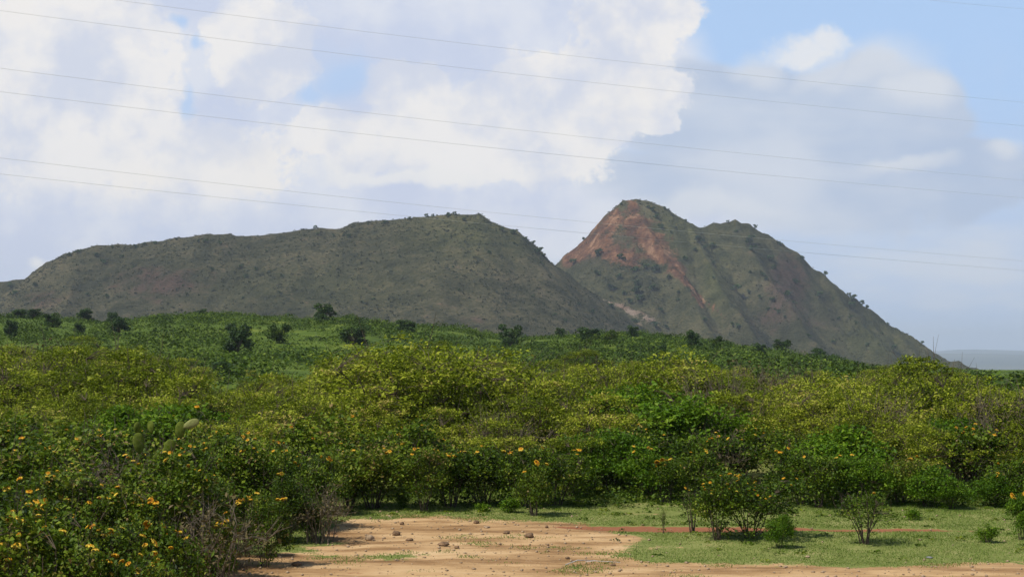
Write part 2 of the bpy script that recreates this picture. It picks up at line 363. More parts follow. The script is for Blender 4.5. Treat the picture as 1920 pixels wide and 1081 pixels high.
R_SPURS = [([(1192, 376, 1498), (1213, 425, 1455), (1262, 500, 1400), (1305, 565, 1340), (1350, 650, 1260)], (1.15, 1.0), 1.2),
           ([(1290, 418, 1505), (1305, 440, 1475), (1325, 490, 1425), (1357, 551, 1365), (1392, 598, 1315), (1450, 680, 1230)], (1.1, 1.0), 1.2),
           ([(1380, 414, 1518), (1392, 446, 1488), (1425, 495, 1440), (1474, 567, 1380), (1540, 650, 1290)], (1.1, 1.0), 1.2),
           ([(1545, 515, 1498), (1585, 570, 1445), (1650, 640, 1370)], (1.0, .9), 2),
           ([(1085, 460, 1520), (1110, 510, 1460), (1150, 570, 1380), (1190, 640, 1290)], (.8, .7), 5)]
def right_z(X, Y):
    z = seg_ridges(X, Y, [(R_CREST, (1.25, .86), 2.0)] + R_SPURS)
    e = sst(3, 50, seg_ridges(X, Y, [(R_CREST, 0, 1)]) - z)
    g = fbm(X * 1.0, Y * .35, 20, 4, 41)
    return z + g * 6.5 * (.08 + e) + fbm(X, Y, 8, 3, 43) * 2.0 * (.3 + e)

def geo(lo, hi, step, growth, far_lo, far_hi):
    c = list(np.arange(lo, hi + step / 2, step)); s = step; x = c[-1]; up_ = []
    while x < far_hi: s *= growth; x += s; up_.append(x)
    s = step; x = c[0]; dn_ = []
    while x > far_lo: s *= growth; x -= s; dn_.append(x)
    return np.array(dn_[::-1] + c + up_)
xs = geo(-9, 11, .09, 1.045, -15000, 15000); ys = geo(13.5, 29, .09, 1.032, -13000, 15000)
# growth behind the camera can be coarse
ys = np.concatenate([np.array([-13000., -6000, -2500, -1000, -400, -150, -60, -25, -8, 0, 4]), ys[ys > 7.5]])
GX, GY = np.meshgrid(xs, ys)
def masks(X, Y):
    Yc = np.maximum(Y, 9.0); px, py = project(X, Yc, 0 * X)
    ytop = np.interp(px, [300, 520, 600, 630, 660, 800, 1000, 1130, 1180], [1060, 1035, 1008, 985, 974, 971, 977, 984, 1000])
    xr = np.interp(py, [960, 984, 1000, 1012, 1025, 1040, 1056], [1040, 1100, 1160, 1215, 1165, 1150, 1250])
    ybot = np.interp(px, [1100, 1200, 1400, 1600, 1700, 1850, 1950, 2600], [1038, 1052, 1056, 1062, 1058, 1050, 1050, 1046])
    s = 1 / (1 + np.exp(-np.clip(np.minimum((py - ytop) / 3.0, (xr - px) / 14.0), -30, 30)))
    s = np.maximum(s, 1 / (1 + np.exp(-np.clip((py - ybot) / 2.5, -30, 30))))
    for (cx, cy, rx, ry, a) in [(725, 1043, 65, 8, .75), (620, 1042, 40, 5, .6), (600, 1016, 60, 6, .8), (905, 1018, 40, 5, .5), (1030, 1025, 60, 6, .35), (1075, 1060, 25, 5, .6), (870, 1000, 80, 4, .3), (560, 1030, 50, 6, .6)]:
        s = s - a * np.exp(-(((px - cx) / rx) ** 2 + ((py - cy) / ry) ** 2))
    for (cx, cy, rx, ry, a) in [(780, 968, 110, 4, .35), (1225, 962, 60, 5, .4), (1240, 1025, 70, 6, .45), (1380, 1000, 40, 3, .3)]:
        s = s + a * np.exp(-(((px - cx) / rx) ** 2 + ((py - cy) / ry) ** 2))
    yc = np.interp(px, [1000, 1100, 1300, 1500, 1700, 1830], [987, 989, 992, 992, 993, 996])
    wd = np.interp(px, [1020, 1110, 1250, 1400, 1550, 1700, 1830], [0.1, 4.0, 6, 4.5, 2.6, 2.0, .1])
    r = 1 / (1 + np.exp(-np.clip((wd - np.abs(py - yc)) / 1.2, -30, 30))) * ((px > 1010) & (px < 1840))
    for (cx, cy, rx, ry, a) in [(900, 1022, 120, 3, .4), (1000, 1058, 130, 4, .35), (1500, 1075, 300, 3, .3), (640, 1075, 90, 4, .4), (1130, 1040, 60, 3, .4)]:
        r = r + a * np.exp(-(((px - cx) / rx) ** 2 + ((py - cy) / ry) ** 2))
    return np.clip(s, 0, 1), np.clip(r, 0, 1)
sandm, redm = masks(GX, GY)
GZ = ground_z(GX, GY) - 0.02 * redm
link('ground', grid('ground', xs, ys, GZ, M_ground, {'sand': sandm, 'red': redm, 'far': sst(34, 60, GY), 'plain': sst(500, 1600, GY)}), kind='structure')

def poly_dist_mask(px, py, line, width):
    """1 near a polyline drawn over the slope"""
    best = np.full(px.shape, 1e9)
    for (ax, ay, wa), (bx, by, wb) in zip(line[:-1], line[1:]):
        dx, dy = bx - ax, by - ay; tt = np.clip(((px - ax) * dx + (py - ay) * dy) / (dx * dx + dy * dy), 0, 1)
        d = np.hypot(px - ax - tt * dx, py - ay - tt * dy) / (wa + tt * (wb - wa)); best = np.minimum(best, d)
    return np.clip(1.25 - best * width, 0, 1)
# left hill
hx = np.arange(-1100, 300, 3.0); hy = np.arange(820, 1560, 3.0); HX, HY = np.meshgrid(hx, hy); HZ = left_z(HX, HY)
hpx, hpy = project(HX, HY, HZ)
brown = np.clip(np.exp(-(((hpx - 300) / 130) ** 2 + ((hpy - 530) / 50) ** 2)) * .65 + np.exp(-(((hpx - 70) / 60) ** 2 + ((hpy - 560) / 25) ** 2)) * .6 + np.exp(-(((hpx - 880) / 90) ** 2 + ((hpy - 600) / 16) ** 2)) * .5, 0, 1)
grassy = np.clip(.25 + np.exp(-(((hpx - 900) / 150) ** 2 + ((hpy - 430) / 60) ** 2)) * .5 + np.exp(-(((hpx - 600) / 200) ** 2 + ((hpy - 540) / 50) ** 2)) * .3, 0, 1)
z0 = 0 * HX
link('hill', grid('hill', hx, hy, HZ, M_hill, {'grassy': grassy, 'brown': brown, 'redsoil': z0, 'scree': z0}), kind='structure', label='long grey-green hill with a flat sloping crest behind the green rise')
# right hill
rx_ = np.arange(-260, 820, 2.6); ry_ = np.arange(1080, 1900, 2.6); RX, RY = np.meshgrid(rx_, ry_); RZ = right_z(RX, RY)
rpx, rpy = project(RX, RY, RZ)
fr = (RY < 1540)
redsoil = np.maximum.reduce([poly_dist_mask(rpx, rpy, [(1185, 382, 16), (1185, 420, 30), (1230, 465, 36), (1268, 502, 17), (1296, 540, 4), (1318, 568, 9)], .95),
                             poly_dist_mask(rpx, rpy, [(1155, 405, 20), (1120, 450, 30), (1065, 488, 16)], .95),
                             poly_dist_mask(rpx, rpy, [(1140, 470, 28), (1185, 488, 22)], .9) * .9,
                             poly_dist_mask(rpx, rpy, [(1330, 570, 3), (1360, 595, 2)], .9) * .7]) * fr
scree = np.maximum(poly_dist_mask(rpx, rpy, [(1092, 540, 3), (1120, 558, 4), (1165, 575, 6), (1200, 590, 9), (1225, 600, 7)], .9),
                   poly_dist_mask(rpx, rpy, [(1195, 605, 14), (1215, 612, 12)], .9) * .6) * fr
brown = np.clip(np.exp(-(((rpx - 1480) / 50) ** 2 + ((rpy - 520) / 60) ** 2)) * .8 + np.exp(-(((rpx - 1440) / 60) ** 2 + ((rpy - 600) / 40) ** 2)) * .5
                + np.exp(-(((rpx - 1310) / 14) ** 2 + ((rpy - 520) / 60) ** 2)) * .3 + np.exp(-(((rpx - 1560) / 60) ** 2 + ((rpy - 600) / 30) ** 2)) * .4 + np.exp(-(((rpx - 1110) / 70) ** 2 + ((rpy - 460) / 40) ** 2)) * .8, 0, 1)
grassy = np.clip(.45 + np.exp(-(((rpx - 1270) / 40) ** 2 + ((rpy - 430) / 50) ** 2)) * .6 + np.exp(-(((rpx - 1340) / 30) ** 2 + ((rpy - 520) / 60) ** 2)) * .5
                 + np.exp(-(((rpx - 1640) / 90) ** 2 + ((rpy - 640) / 40) ** 2)) * .4 - brown * .5, 0, 1)
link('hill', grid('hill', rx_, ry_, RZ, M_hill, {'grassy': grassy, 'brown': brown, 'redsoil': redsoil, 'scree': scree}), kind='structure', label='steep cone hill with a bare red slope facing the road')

def hit(px, py, which):
    """first point of a hill (or the rise) along the sight line of a photo pixel"""
    u, v = uv(px, py)
    f, a, b = {'L': (left_z, 900, 1330), 'R': (right_z, 1150, 1540), 'G': (ground_z, 60, 345)}[which]
    Y = np.linspace(a, b, 700); X = u * Y; Z = f(X, Y); ray = CAMH + v * Y
    k = np.where(Z >= ray)[0]
    if len(k) == 0: k = [int(np.argmax(Z - ray))]
    k = k[0]; return np.array([X[k], Y[k], Z[k]])

# ------------------------------------------------------------------ scrub that nobody could count: hills and rise
def clump_stuff(name, centres, wid, hgt, nl, leaf, mat, rng, label, cat, up=.4):
    n = len(centres)
    cen = np.repeat(centres, nl, 0); wd = np.repeat(wid, nl)[:, None]; hg = np.repeat(hgt, nl)
    d = rng.normal(size=(n * nl, 3)); d /= np.linalg.norm(d, axis=1)[:, None]; d *= rng.uniform(.45, 1, (n * nl, 1)) ** .5
    p = cen + np.concatenate([d[:, :2] * wd, (np.abs(d[:, 2]) * hg)[:, None]], 1)
    tint = np.repeat(rng.uniform(0, 1, n), nl) * .65 + rng.uniform(0, .35, n * nl)
    me = leaf_mesh(name, p, leaf * np.repeat(np.clip(wid / wid.mean(), .5, 1.6), nl), mat, rng, tint, up, .7)
    return link(name, me, kind='stuff', label=label, cat=cat)
rng = np.random.default_rng(7)
def scatter_hill(f, x0, x1, y0, y1, n):
    X = rng.uniform(x0, x1, n); Y = rng.uniform(y0, y1, n); Z = f(X, Y)
    px, py = project(X, Y, Z); ok = (px > -60) & (px < 1960) & (py < 690) & (Z > -40)
    return np.stack([X, Y, Z], 1)[ok]
c1 = scatter_hill(left_z, -620, 160, 960, 1262, 26000); n = len(c1)
dens = fbm(c1[:, 0], c1[:, 1], 45, 3, 77); c1 = c1[dens > rng.uniform(-.8, .6, n)]
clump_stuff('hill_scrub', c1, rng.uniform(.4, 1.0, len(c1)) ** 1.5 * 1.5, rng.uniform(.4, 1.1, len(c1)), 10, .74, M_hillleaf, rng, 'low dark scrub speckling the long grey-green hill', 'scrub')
c2 = scatter_hill(right_z, -60, 520, 1200, 1530, 21000)
qx, qy = project(c2[:, 0], c2[:, 1], c2[:, 2])
basin = np.exp(-(((qx - 1170) / 75) ** 2 + ((qy - 535) / 35) ** 2)) * 2.2
dens = fbm(c2[:, 0], c2[:, 1], 40, 3, 78) + basin - .25; c2 = c2[dens > rng.uniform(-.6, .8, len(c2))]
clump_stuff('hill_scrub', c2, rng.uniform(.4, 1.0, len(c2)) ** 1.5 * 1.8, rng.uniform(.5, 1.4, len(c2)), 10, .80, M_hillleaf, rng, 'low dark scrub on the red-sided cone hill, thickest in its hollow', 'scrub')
# rise: bright grass with mounded bushes
n = 33000; Yr = 70 + (355 - 70) * rng.uniform(0, 1, n) ** .75; ur = rng.uniform(-.62, .52, n); Xr = ur * Yr; Zr = ground_z(Xr, Yr)
dens = fbm(Xr, Yr, 22, 4, 55); keep = dens > rng.uniform(-.45, .55, n)
keep &= (CX + ur * FPX < 1690) | (Yr < 120) | (rng.uniform(size=n) < .12); cc = np.stack([Xr, Yr, Zr], 1)[keep]; big = np.clip(dens[keep] + .4, .15, 1)
clump_stuff('ground_scrub', cc, rng.uniform(.5, 1.5, len(cc)) * (.5 + big), rng.uniform(.3, .9, len(cc)) * (.5 + big), 24, .27, M_scrub, rng, 'low green scrub covering the gentle rise in front of the hills', 'scrub', up=.8)

n = 2300; Yr = 85 + 260 * rng.uniform(0, 1, n) ** .8; Xr = rng.uniform(-.62, .42, n) * Yr; dens = fbm(Xr, Yr, 30, 3, 56) + .35 * sst(.03, .2, Xr / Yr) + .35 * sst(-.18, -.3, Xr / Yr)
keep = (dens > rng.uniform(-.3, .6, n)) & (Xr / Yr * FPX + CX < 1640); cc = np.stack([Xr, Yr, ground_z(Xr, Yr) - .1], 1)[keep]
clump_stuff('bush_cover', cc, rng.uniform(1.0, 2.6, len(cc)), rng.uniform(.8, 1.9, len(cc)), 130, .30, M_bush, rng, 'rounded green bushes merging over the gentle rise', 'scrub', up=.8)

# ------------------------------------------------------------------ trees with leafy crowns for the rise and the hills
def make_tree_meshes(seed, nl, leaf, mat, flat=1.0, lobes=11, trunk=.22):
    """unit tree: 1 m tall, about 1 m wide"""
    r = np.random.default_rng(seed); cen, rad = [], []
    for k in range(lobes):
        a = r.uniform(0, 2 * np.pi); q = r.uniform(.12, .36) * (1 if k else 0)
        z = (.16 + .66 * (k / lobes) + r.uniform(-.05, .05)) if k else .62
        cen.append([math.cos(a) * q, math.sin(a) * q, z]); rad.append(r.uniform(.13, .24))
    cen = np.array(cen); rad = np.array(rad); paths = [([(0, 0, -.06), (.01, .0, trunk), (0.0, .01, trunk + .25)], [.045, .035, .02])]
    for c in cen: paths.append(([(0, 0, trunk * .8), tuple(c * .5 + np.array([0, 0, trunk * .4])), tuple(c)], [.022, .014, .006]))
    k = r.integers(0, lobes, nl); d = r.normal(size=(nl, 3)); d /= np.linalg.norm(d, axis=1)[:, None]
    p = cen[k] + d * rad[k][:, None] * (r.uniform(.3, 1.08, nl) ** .6)[:, None] * np.array([1, 1, .72 * flat])
    lt = r.uniform(0, 1, lobes); tint = lt[k] * .5 + r.uniform(0, .5, nl)
    V, F = tubes(paths, 5)
    return leaf_mesh('crown', p, leaf, mat, r, tint, .5, .75), mesh_np('trunk', V, F, M_bark)
TREES = [make_tree_meshes(s, 2600, .060, M_dark, flat=f, lobes=l) for s, f, l in ((1, 1, 12), (2, .9, 15), (3, 1.1, 10), (4, .75, 14))]
MTREES = [make_tree_meshes(s, 2200, .062, M_scrub, flat=f, lobes=l) for s, f, l in ((5, 1, 12), (6, .85, 14))]
HTREES = [make_tree_meshes(s, 420, .12, M_dark, lobes=8, trunk=.15) for s in (11, 12, 13)]
def plant_tree(name, pair, loc, wid, hgt, label, cat, group=None, rz=0.0):
    t_ = link(name, None, loc=loc, label=label, cat=cat, group=group, rz=rz, sc=(wid, wid, hgt)); t_.empty_display_size = .2
    link('crown', pair[0], t_); link('trunk', pair[1], t_); return t_
# px centre, top, bottom, width, label
RISE = [(30, 566, 584, 42, 'dark round tree at the far left end of the green rise'), (66, 566, 587, 34, 'dark tree at the left end of the rise, right of its twin'),
        (98, 588, 616, 38, 'dark bush below the pair of trees at the left end of the rise'), (158, 577, 606, 32, 'dark upright tree on the rise left of a smaller round one'),
        (209, 573, 597, 27, 'small round tree cresting the rise against the left hill'), (222, 595, 631, 48, 'large dark tree standing just below the small crest tree on the left'),
        (148, 606, 630, 28, 'small dark bush below the upright tree on the left of the rise'), (375, 572, 587, 24, 'lone small rounded bush on the bare crest of the rise'),
        (610, 567, 610, 44, 'dark tree with open crown cresting the rise below the left hill'), (445, 604, 667, 56, 'tall dark tree with a lobed crown standing down the slope of the rise'),
        (520, 608, 646, 46, 'mid green spreading bush right of the tall lobed tree'), (662, 608, 648, 54, 'wide dark bush below the open-crowned crest tree'),
        (767, 600, 628, 46, 'broad low dark bush behind the tallest thicket shrubs'), (955, 606, 657, 44, 'dark double-crowned tree where the rise dips'),
        (1103, 615, 646, 52, 'broad dark bush below the pale scree of the cone hill'), (1147, 620, 646, 34, 'mid green bush beside the broad dark bush below the scree'),
        (1305, 618, 660, 38, 'dark tree below the middle spur of the cone hill'), (1466, 636, 665, 34, 'dark round tree at the foot of the cone hill'),
        (1425, 645, 671, 24, 'small bush left of the dark round tree under the cone hill'), (1241, 640, 680, 20, 'narrow dark tree just behind the thicket right of centre'),
        (430, 681, 706, 66, 'wide low dark bush in the dip between the thicket shrubs on the left'), (1050, 614, 634, 22, 'small bush between the double-crowned tree and the broad dark bush'),
        (1186, 612, 636, 26, 'small tree at the foot of the pale scree'), (1535, 648, 672, 30, 'low bush at the right end of the rise'),
        (1345, 630, 660, 26, 'mid green bush right of the tree below the middle spur'), (20, 600, 640, 30, 'low dark bush near the left edge below the rise crest')]
for i, (x, y0, y1, wpx, lab) in enumerate(RISE):
    p = hit(x, y1 - 3, 'G'); s = p[1] / FPX
    mid = 'mid green' in lab
    plant_tree('green_tree' if mid else 'dark_tree', MTREES[i % 2] if mid else TREES[i % 4], p - np.array([0, 0, (y1 - y0) * s * .10]), wpx * s * 1.12, (y1 - y0) * s * 1.08 + .2, lab, 'tree', rz=i * 1.7)
# hill trees: noted ones by place
HT = [(800, 404, 10, 'L', 'small tree on the left hill crest, first left of the summit pair'), (812, 403, 8, 'L', 'tiny bush on the left hill crest between two small trees'), (840, 403, 12, 'L', 'dark bush on the left hill summit, left of the pair'), (853, 400, 10, 'L', 'dark bush on the left hill summit, right of the pair'),
      (768, 409, 9, 'L', 'lone small bush on the crest left of the left hill summit'), (1548, 510, 12, 'R', 'umbrella-topped little tree alone on the right skyline of the cone hill'), (1592, 548, 11, 'R', 'small tree on the right skyline above the dark bush clump'),
      (1617, 566, 14, 'R', 'largest flat-topped tree on the lower right skyline of the cone hill'), (1626, 575, 10, 'R', 'small tree just below the flat-topped skyline tree'), (1598, 575, 18, 'R', 'dark bush clump under the lower right skyline of the cone hill'),
      (1165, 381, 7, 'R', 'tiny tree on the left shoulder of the cone summit'), (1246, 389, 8, 'R', 'tiny bush right of the cone summit on the skyline'), (1253, 393, 8, 'R', 'second tiny bush right of the cone summit on the skyline'), (1286, 413, 8, 'R', 'tiny bush on the saddle between the two tops of the cone hill'),
      (1094, 447, 9, 'R', 'small dark bush on the red left ridge of the cone hill'), (1365, 415, 8, 'R', 'tiny bush left of the second top of the cone hill')]
for i, (x, y, s_, wh, lab) in enumerate(HT):
    p = hit(x, y + 3, wh); s = p[1] / FPX
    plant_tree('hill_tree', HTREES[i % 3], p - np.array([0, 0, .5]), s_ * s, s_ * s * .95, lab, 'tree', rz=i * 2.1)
H2 = {'R': [(1216, 388, 8), (1224, 394, 9), (1230, 406, 11), (1240, 424, 12), (1258, 436, 6), (1312, 452, 14), (1320, 464, 12), (1337, 462, 13), (1284, 484, 11), (1305, 469, 9), (1337, 492, 9), (1405, 452, 20), (1412, 466, 16), (1416, 424, 8),
             (1462, 457, 9), (1444, 484, 14), (1452, 502, 10), (1380, 433, 7), (1431, 515, 10), (1436, 524, 8), (1407, 511, 7), (1380, 541, 14), (1404, 547, 8), (1425, 557, 9), (1449, 563, 10), (1440, 580, 7), (1452, 579, 6), (1460, 584, 9), (1472, 595, 7),
             (1493, 528, 12), (1535, 553, 12), (1505, 484, 9), (1476, 551, 12), (1490, 567, 9), (1562, 560, 6), (1572, 597, 9), (1595, 594, 8), (1605, 606, 6), (1517, 630, 9), (1563, 641, 10), (1627, 646, 7), (1675, 652, 10), (1649, 645, 6), (1321, 599, 10), (1273, 548, 8), (1271, 562, 7),
             (1385, 612, 12), (1374, 609, 9), (1165, 482, 13), (1122, 475, 14), (1192, 545, 18), (1200, 560, 16), (1180, 565, 13), (1147, 540, 14), (1210, 500, 14), (1230, 505, 14), (1190, 505, 15), (1120, 512, 12), (1160, 520, 12), (1145, 577, 14), (1188, 605, 16), (1228, 608, 14), (1250, 612, 12),
             (1075, 492, 12), (1195, 530, 14), (1222, 540, 12), (1240, 580, 10), (1170, 550, 12), (1256, 520, 10), (1728, 643, 8), (1665, 607, 6), (1338, 520, 7), (1655, 625, 6), (1600, 560, 12)],
      'L': [(985, 448, 11), (1000, 455, 10), (1010, 470, 13), (1020, 478, 9), (1003, 470, 9), (965, 456, 7), (940, 430, 9), (963, 436, 10), (917, 473, 7), (1015, 492, 8), (870, 412, 8), (372, 452, 8), (385, 452, 9), (412, 456, 8), (398, 504, 8), (452, 500, 8), (462, 518, 8), (228, 480, 9), (195, 490, 12), (180, 478, 11),
            (66, 534, 10), (25, 550, 14), (20, 535, 9), (200, 555, 9), (165, 552, 8), (343, 534, 6), (455, 558, 7), (480, 505, 6), (528, 517, 7), (525, 548, 6), (595, 438, 7), (592, 425, 9), (290, 455, 7), (255, 462, 8), (270, 458, 7), (130, 478, 9), (145, 472, 9), (625, 441, 6), (690, 420, 6), (645, 440, 6), (655, 443, 8), (720, 418, 7),
            (810, 470, 6), (860, 543, 7), (750, 480, 6), (725, 415, 6), (500, 470, 6), (560, 480, 5), (620, 500, 5), (540, 590, 6), (350, 550, 6), (250, 500, 6), (210, 463, 7), (330, 448, 6), (430, 475, 5), (850, 500, 5), (700, 560, 6), (680, 566, 6), (1110, 585, 10), (1085, 570, 7), (1040, 590, 7), (1060, 600, 7), (905, 575, 5), (1000, 555, 6)]}
for wh, lst in H2.items():
    for i, (x, y, s_) in enumerate(lst):
        p = hit(x, y + s_ * .35, wh); s = p[1] / FPX * s_ * rng.uniform(.85, 1.2)
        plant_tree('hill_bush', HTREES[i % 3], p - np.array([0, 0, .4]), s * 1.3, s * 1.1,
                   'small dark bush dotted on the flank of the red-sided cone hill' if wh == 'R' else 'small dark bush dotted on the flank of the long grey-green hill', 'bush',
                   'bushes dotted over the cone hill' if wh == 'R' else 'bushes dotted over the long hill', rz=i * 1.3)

# ------------------------------------------------------------------ shrubs
def shrub(seed, w_, h_, ncl, lpc, leaf, mat, barkmat, clr=.16, flat=.6, low=.15, stems=9, asp=.5, up=.5, stem_r=.014, thin=.0, base_r=.12, dome=1.0, extra=0, boughs=13, bsz=1.0):
    """crown + stems meshes of a many-stemmed shrub; returns tip list for flowers"""
    r = np.random.default_rng(seed); cl = []
    ph = r.uniform(0, 6.28, 3)
    nb_ = boughs; B = []
    for k in range(nb_):
        a = k * 2.39996 + r.uniform(-.4, .4); el = math.asin(np.clip((k + .5) / nb_ * 1.1 - .12 + r.uniform(-.1, .1), -.1, 1)); q = r.uniform(.62, .95)
        B.append((math.cos(a) * math.cos(el) * q * w_ * .42, math.sin(a) * math.cos(el) * q * w_ * .42, h_ * (low + (1 - low) * (.30 + .56 * math.sin(el) * q + r.uniform(-.06, .08))), r.uniform(.13, .23) * w_ * bsz))
    while len(cl) < ncl:
        bx, by, bz, br = B[r.integers(0, nb_)]; d = r.normal(size=3); d /= np.linalg.norm(d); d[2] = abs(d[2]) - .18; q = r.uniform(.6, 1.05)
        x, y, z = bx + d[0] * br * q, by + d[1] * br * q, bz + d[2] * br * q * .75
        if r.uniform() < .12: x, y, z = r.normal() * w_ * .16, r.normal() * w_ * .16, h_ * r.uniform(low, .75)
        if r.uniform() < thin and z < h_ * .5: continue
        cl.append((x, y, max(z, h_ * low * .6 + r.uniform(0, .1))))
    cl = np.array(cl); paths = []; sb = []
    for k in range(stems):
        a = 2 * np.pi * (k + r.uniform(-.3, .3)) / stems; b0 = np.array([math.cos(a) * base_r * r.uniform(.1, 1), math.sin(a) * base_r * r.uniform(.1, 1), -.05])
        top = np.array([math.cos(a) * w_ * r.uniform(.18, .36), math.sin(a) * w_ * r.uniform(.18, .36), h_ * r.uniform(.55, .8)])
        mid = b0 * .5 + top * .5 + np.array([math.cos(a), math.sin(a), 0]) * w_ * -.05 + r.normal(size=3) * .04 * h_
        tt = np.linspace(0, 1, 6)[:, None]; pts = (1 - tt) ** 2 * b0 + 2 * tt * (1 - tt) * mid + tt ** 2 * top + r.normal(size=(6, 3)) * .012 * h_
        pts[0] = b0; paths.append((pts, np.linspace(stem_r, stem_r * .35, 6))); sb.append(pts)
    allp = np.concatenate(sb)
    for c in cl:
        d = np.linalg.norm(allp - c, axis=1) + np.maximum(allp[:, 2] - c[2], 0) * 1.5; j = allp[int(np.argmin(d))]
        m_ = (j + c) / 2 + np.array([0, 0, .06 * h_]) * r.uniform(-.3, 1); paths.append(([j, m_, c], [stem_r * .32, stem_r * .22, stem_r * .12]))
    for k in range(extra):        # long bare shoots sticking out of the crown
        c = cl[r.integers(0, ncl)]; d = np.array([c[0], c[1], h_ * .8]) + r.normal(size=3) * .25; d /= np.linalg.norm(d)
        L = r.uniform(.12, .32) * h_; paths.append(([c, c + d * L * .5, c + d * L + r.normal(size=3) * .03], [stem_r * .3, stem_r * .22, stem_r * .1]))
    n = ncl * lpc; k = np.repeat(np.arange(ncl), lpc)
    g = r.normal(size=(n, 3)) * np.array([1, 1, flat]) * clr * r.uniform(.6, 1.25, ncl)[k][:, None]
    p = cl[k] + g; p[:, 2] = np.maximum(p[:, 2], .02)
    tint = np.clip(.42 + .20 * r.normal(size=ncl)[k] + .09 * r.normal(size=n) + (r.uniform(size=n) < .012) * .45, 0, 1)
    V, F = tubes(paths, 4)
    tips = cl[np.argsort(-(cl[:, 2] / h_ + .35 * np.hypot(cl[:, 0], cl[:, 1]) / w_))] + np.array([0, 0, clr * .9])
    return dict(crown=leaf_mesh('foliage', p, leaf, mat, r, tint, up, asp), stems=mesh_np('stems', V, F, barkmat), tips=tips, w=w_, h=h_)
PR = {}
PR['olive'] = [shrub(100 + i, w_, h_, n, 44, .060, M_olive, M_bark, clr=.115, flat=.45, low=.10, stems=10, extra=34, stem_r=.020, boughs=10, bsz=1.25) for i, (w_, h_, n) in enumerate([(3.2, 2.6, 330), (2.6, 2.4, 270), (3.6, 2.5, 360), (2.4, 2.7, 260), (3.0, 2.2, 300), (2.8, 2.8, 300)])]
PR['lantana'] = [shrub(200 + i, w_, h_, n, 34, .052, M_lant, M_bark, clr=.105, flat=.75, low=.10, stems=11, asp=.62, extra=20, stem_r=.013, thin=.3, boughs=10) for i, (w_, h_, n) in enumerate([(1.5, 1.2, 170), (1.2, 1.25, 150), (1.8, 1.3, 210), (1.3, 1.0, 140), (1.6, 1.45, 190)])]
PR['bright'] = [shrub(300 + i, w_, h_, n, 46, .060, M_bright, M_bark, clr=.11, flat=.6, low=.08, stems=9, asp=.5, extra=14, boughs=10) for i, (w_, h_, n) in enumerate([(1.9, 1.6, 200), (1.6, 1.4, 170), (1.5, 1.0, 150)])]
PR['dry'] = [shrub(400 + i, w_, h_, n, 6, .04, M_dry, M_greybark, clr=.12, stems=22, extra=120, stem_r=.011, thin=.0, base_r=.2) for i, (w_, h_, n) in enumerate([(1.3, 1.2, 150), (1.0, .8, 120)])]
PR['sparse'] = [shrub(500 + i, w_, h_, n, 20, .036, M_lant, M_bark, clr=.060, flat=.9, low=.22, stems=11, extra=34, stem_r=.011, base_r=.05) for i, (w_, h_, n) in enumerate([(.95, .78, 120), (.5, .8, 40)])]
PR['small'] = [shrub(600 + i, w_, h_, n, 26, .040, M_bright, M_bark, clr=.055, flat=.9, low=.05, stems=7, stem_r=.007, base_r=.04, asp=.45) for i, (w_, h_, n) in enumerate([(.34, .33, 46), (.30, .26, 36)])]
PR['near'] = [shrub(700 + i, w_, h_, n, 30, .050, M_lant, M_bark, clr=.095, flat=.8, low=.06, stems=14, asp=.62, extra=30, stem_r=.011, boughs=11, bsz=.9) for i, (w_, h_, n) in enumerate([(1.9, 1.75, 330), (1.6, 1.6, 280), (1.7, 1.35, 260)])]

def flower_head(name, seed, mat, rad=.026):
    """domed cluster of small four-lobed florets over a short stalk"""
    r = np.random.default_rng(seed); V, F, T = [], [], []; nb = 0
    for k in range(26):
        zc = 1 - k / 26 * .95; a = k * 2.39996; q = math.sqrt(1 - zc * zc); c = np.array([q * math.cos(a), q * math.sin(a), zc * .6]) * rad
        nn = c / np.linalg.norm(c); a1 = np.cross(nn, [0.3, .2, 1.]); a1 /= np.linalg.norm(a1); a2 = np.cross(nn, a1); s = rad * .42
        tt = r.uniform(.6, 1) if k > 9 else r.uniform(0, .5)
        V += [c - nn * s * .5, c + a1 * s, c + a2 * s, c - a1 * s, c - a2 * s]; T += [tt] * 5
        F += [(nb, nb + 1, nb + 2), (nb, nb + 2, nb + 3), (nb, nb + 3, nb + 4), (nb, nb + 4, nb + 1), (nb + 1, nb + 3, nb + 2), (nb + 1, nb + 4, nb + 3)]; nb += 5
    return mesh_np(name, np.array(V), np.array(F), mat, {'tint': ('POINT', np.array(T))})
FH = [flower_head('flower_head', 1, M_flower), flower_head('flower_head', 2, M_flower, .032), flower_head('flower_head', 3, M_flower, .022)]
FR = flower_head('flower_head', 4, M_red)
nfl = [0]
def put_shrub(name, kind, idx, X, Y, h, label, cat='shrub', group=None, flowers=0, wmul=1.0, fs=1.3, r=None):
    pr = PR[kind][idx % len(PR[kind])]; s = h / pr['h']; rz = rng.uniform(0, 6.28) if r is None else r
    z = float(ground_z(np.array(X), np.array(Y)))
    e = link(name, None, loc=(X, Y, z - .01), label=label, cat=cat, group=group, rz=rz, sc=(s * wmul, s * wmul, s)); e.empty_display_size = .2
    link('foliage', pr['crown'], e); link('stems', pr['stems'], e)
    if flowers:
        k = rng.permutation(min(int(len(pr['tips']) * .62), flowers * 5))[:flowers]
        for j in k:
            t_ = pr['tips'][j] + rng.normal(size=3) * .03
            o = link('flower_head', FH[int(rng.integers(0, 3))], e, loc=t_, rz=rng.uniform(0, 6)); f = fs / s * rng.uniform(.7, 1.2)
            o.scale = (f / wmul, f / wmul, f * .9); o.rotation_euler = (rng.normal() * .35, rng.normal() * .35, rng.uniform(0, 6)); nfl[0] += 1
    return e
def by_base(px, py):
    g = gp(px, py); return float(g[0]), float(g[1])

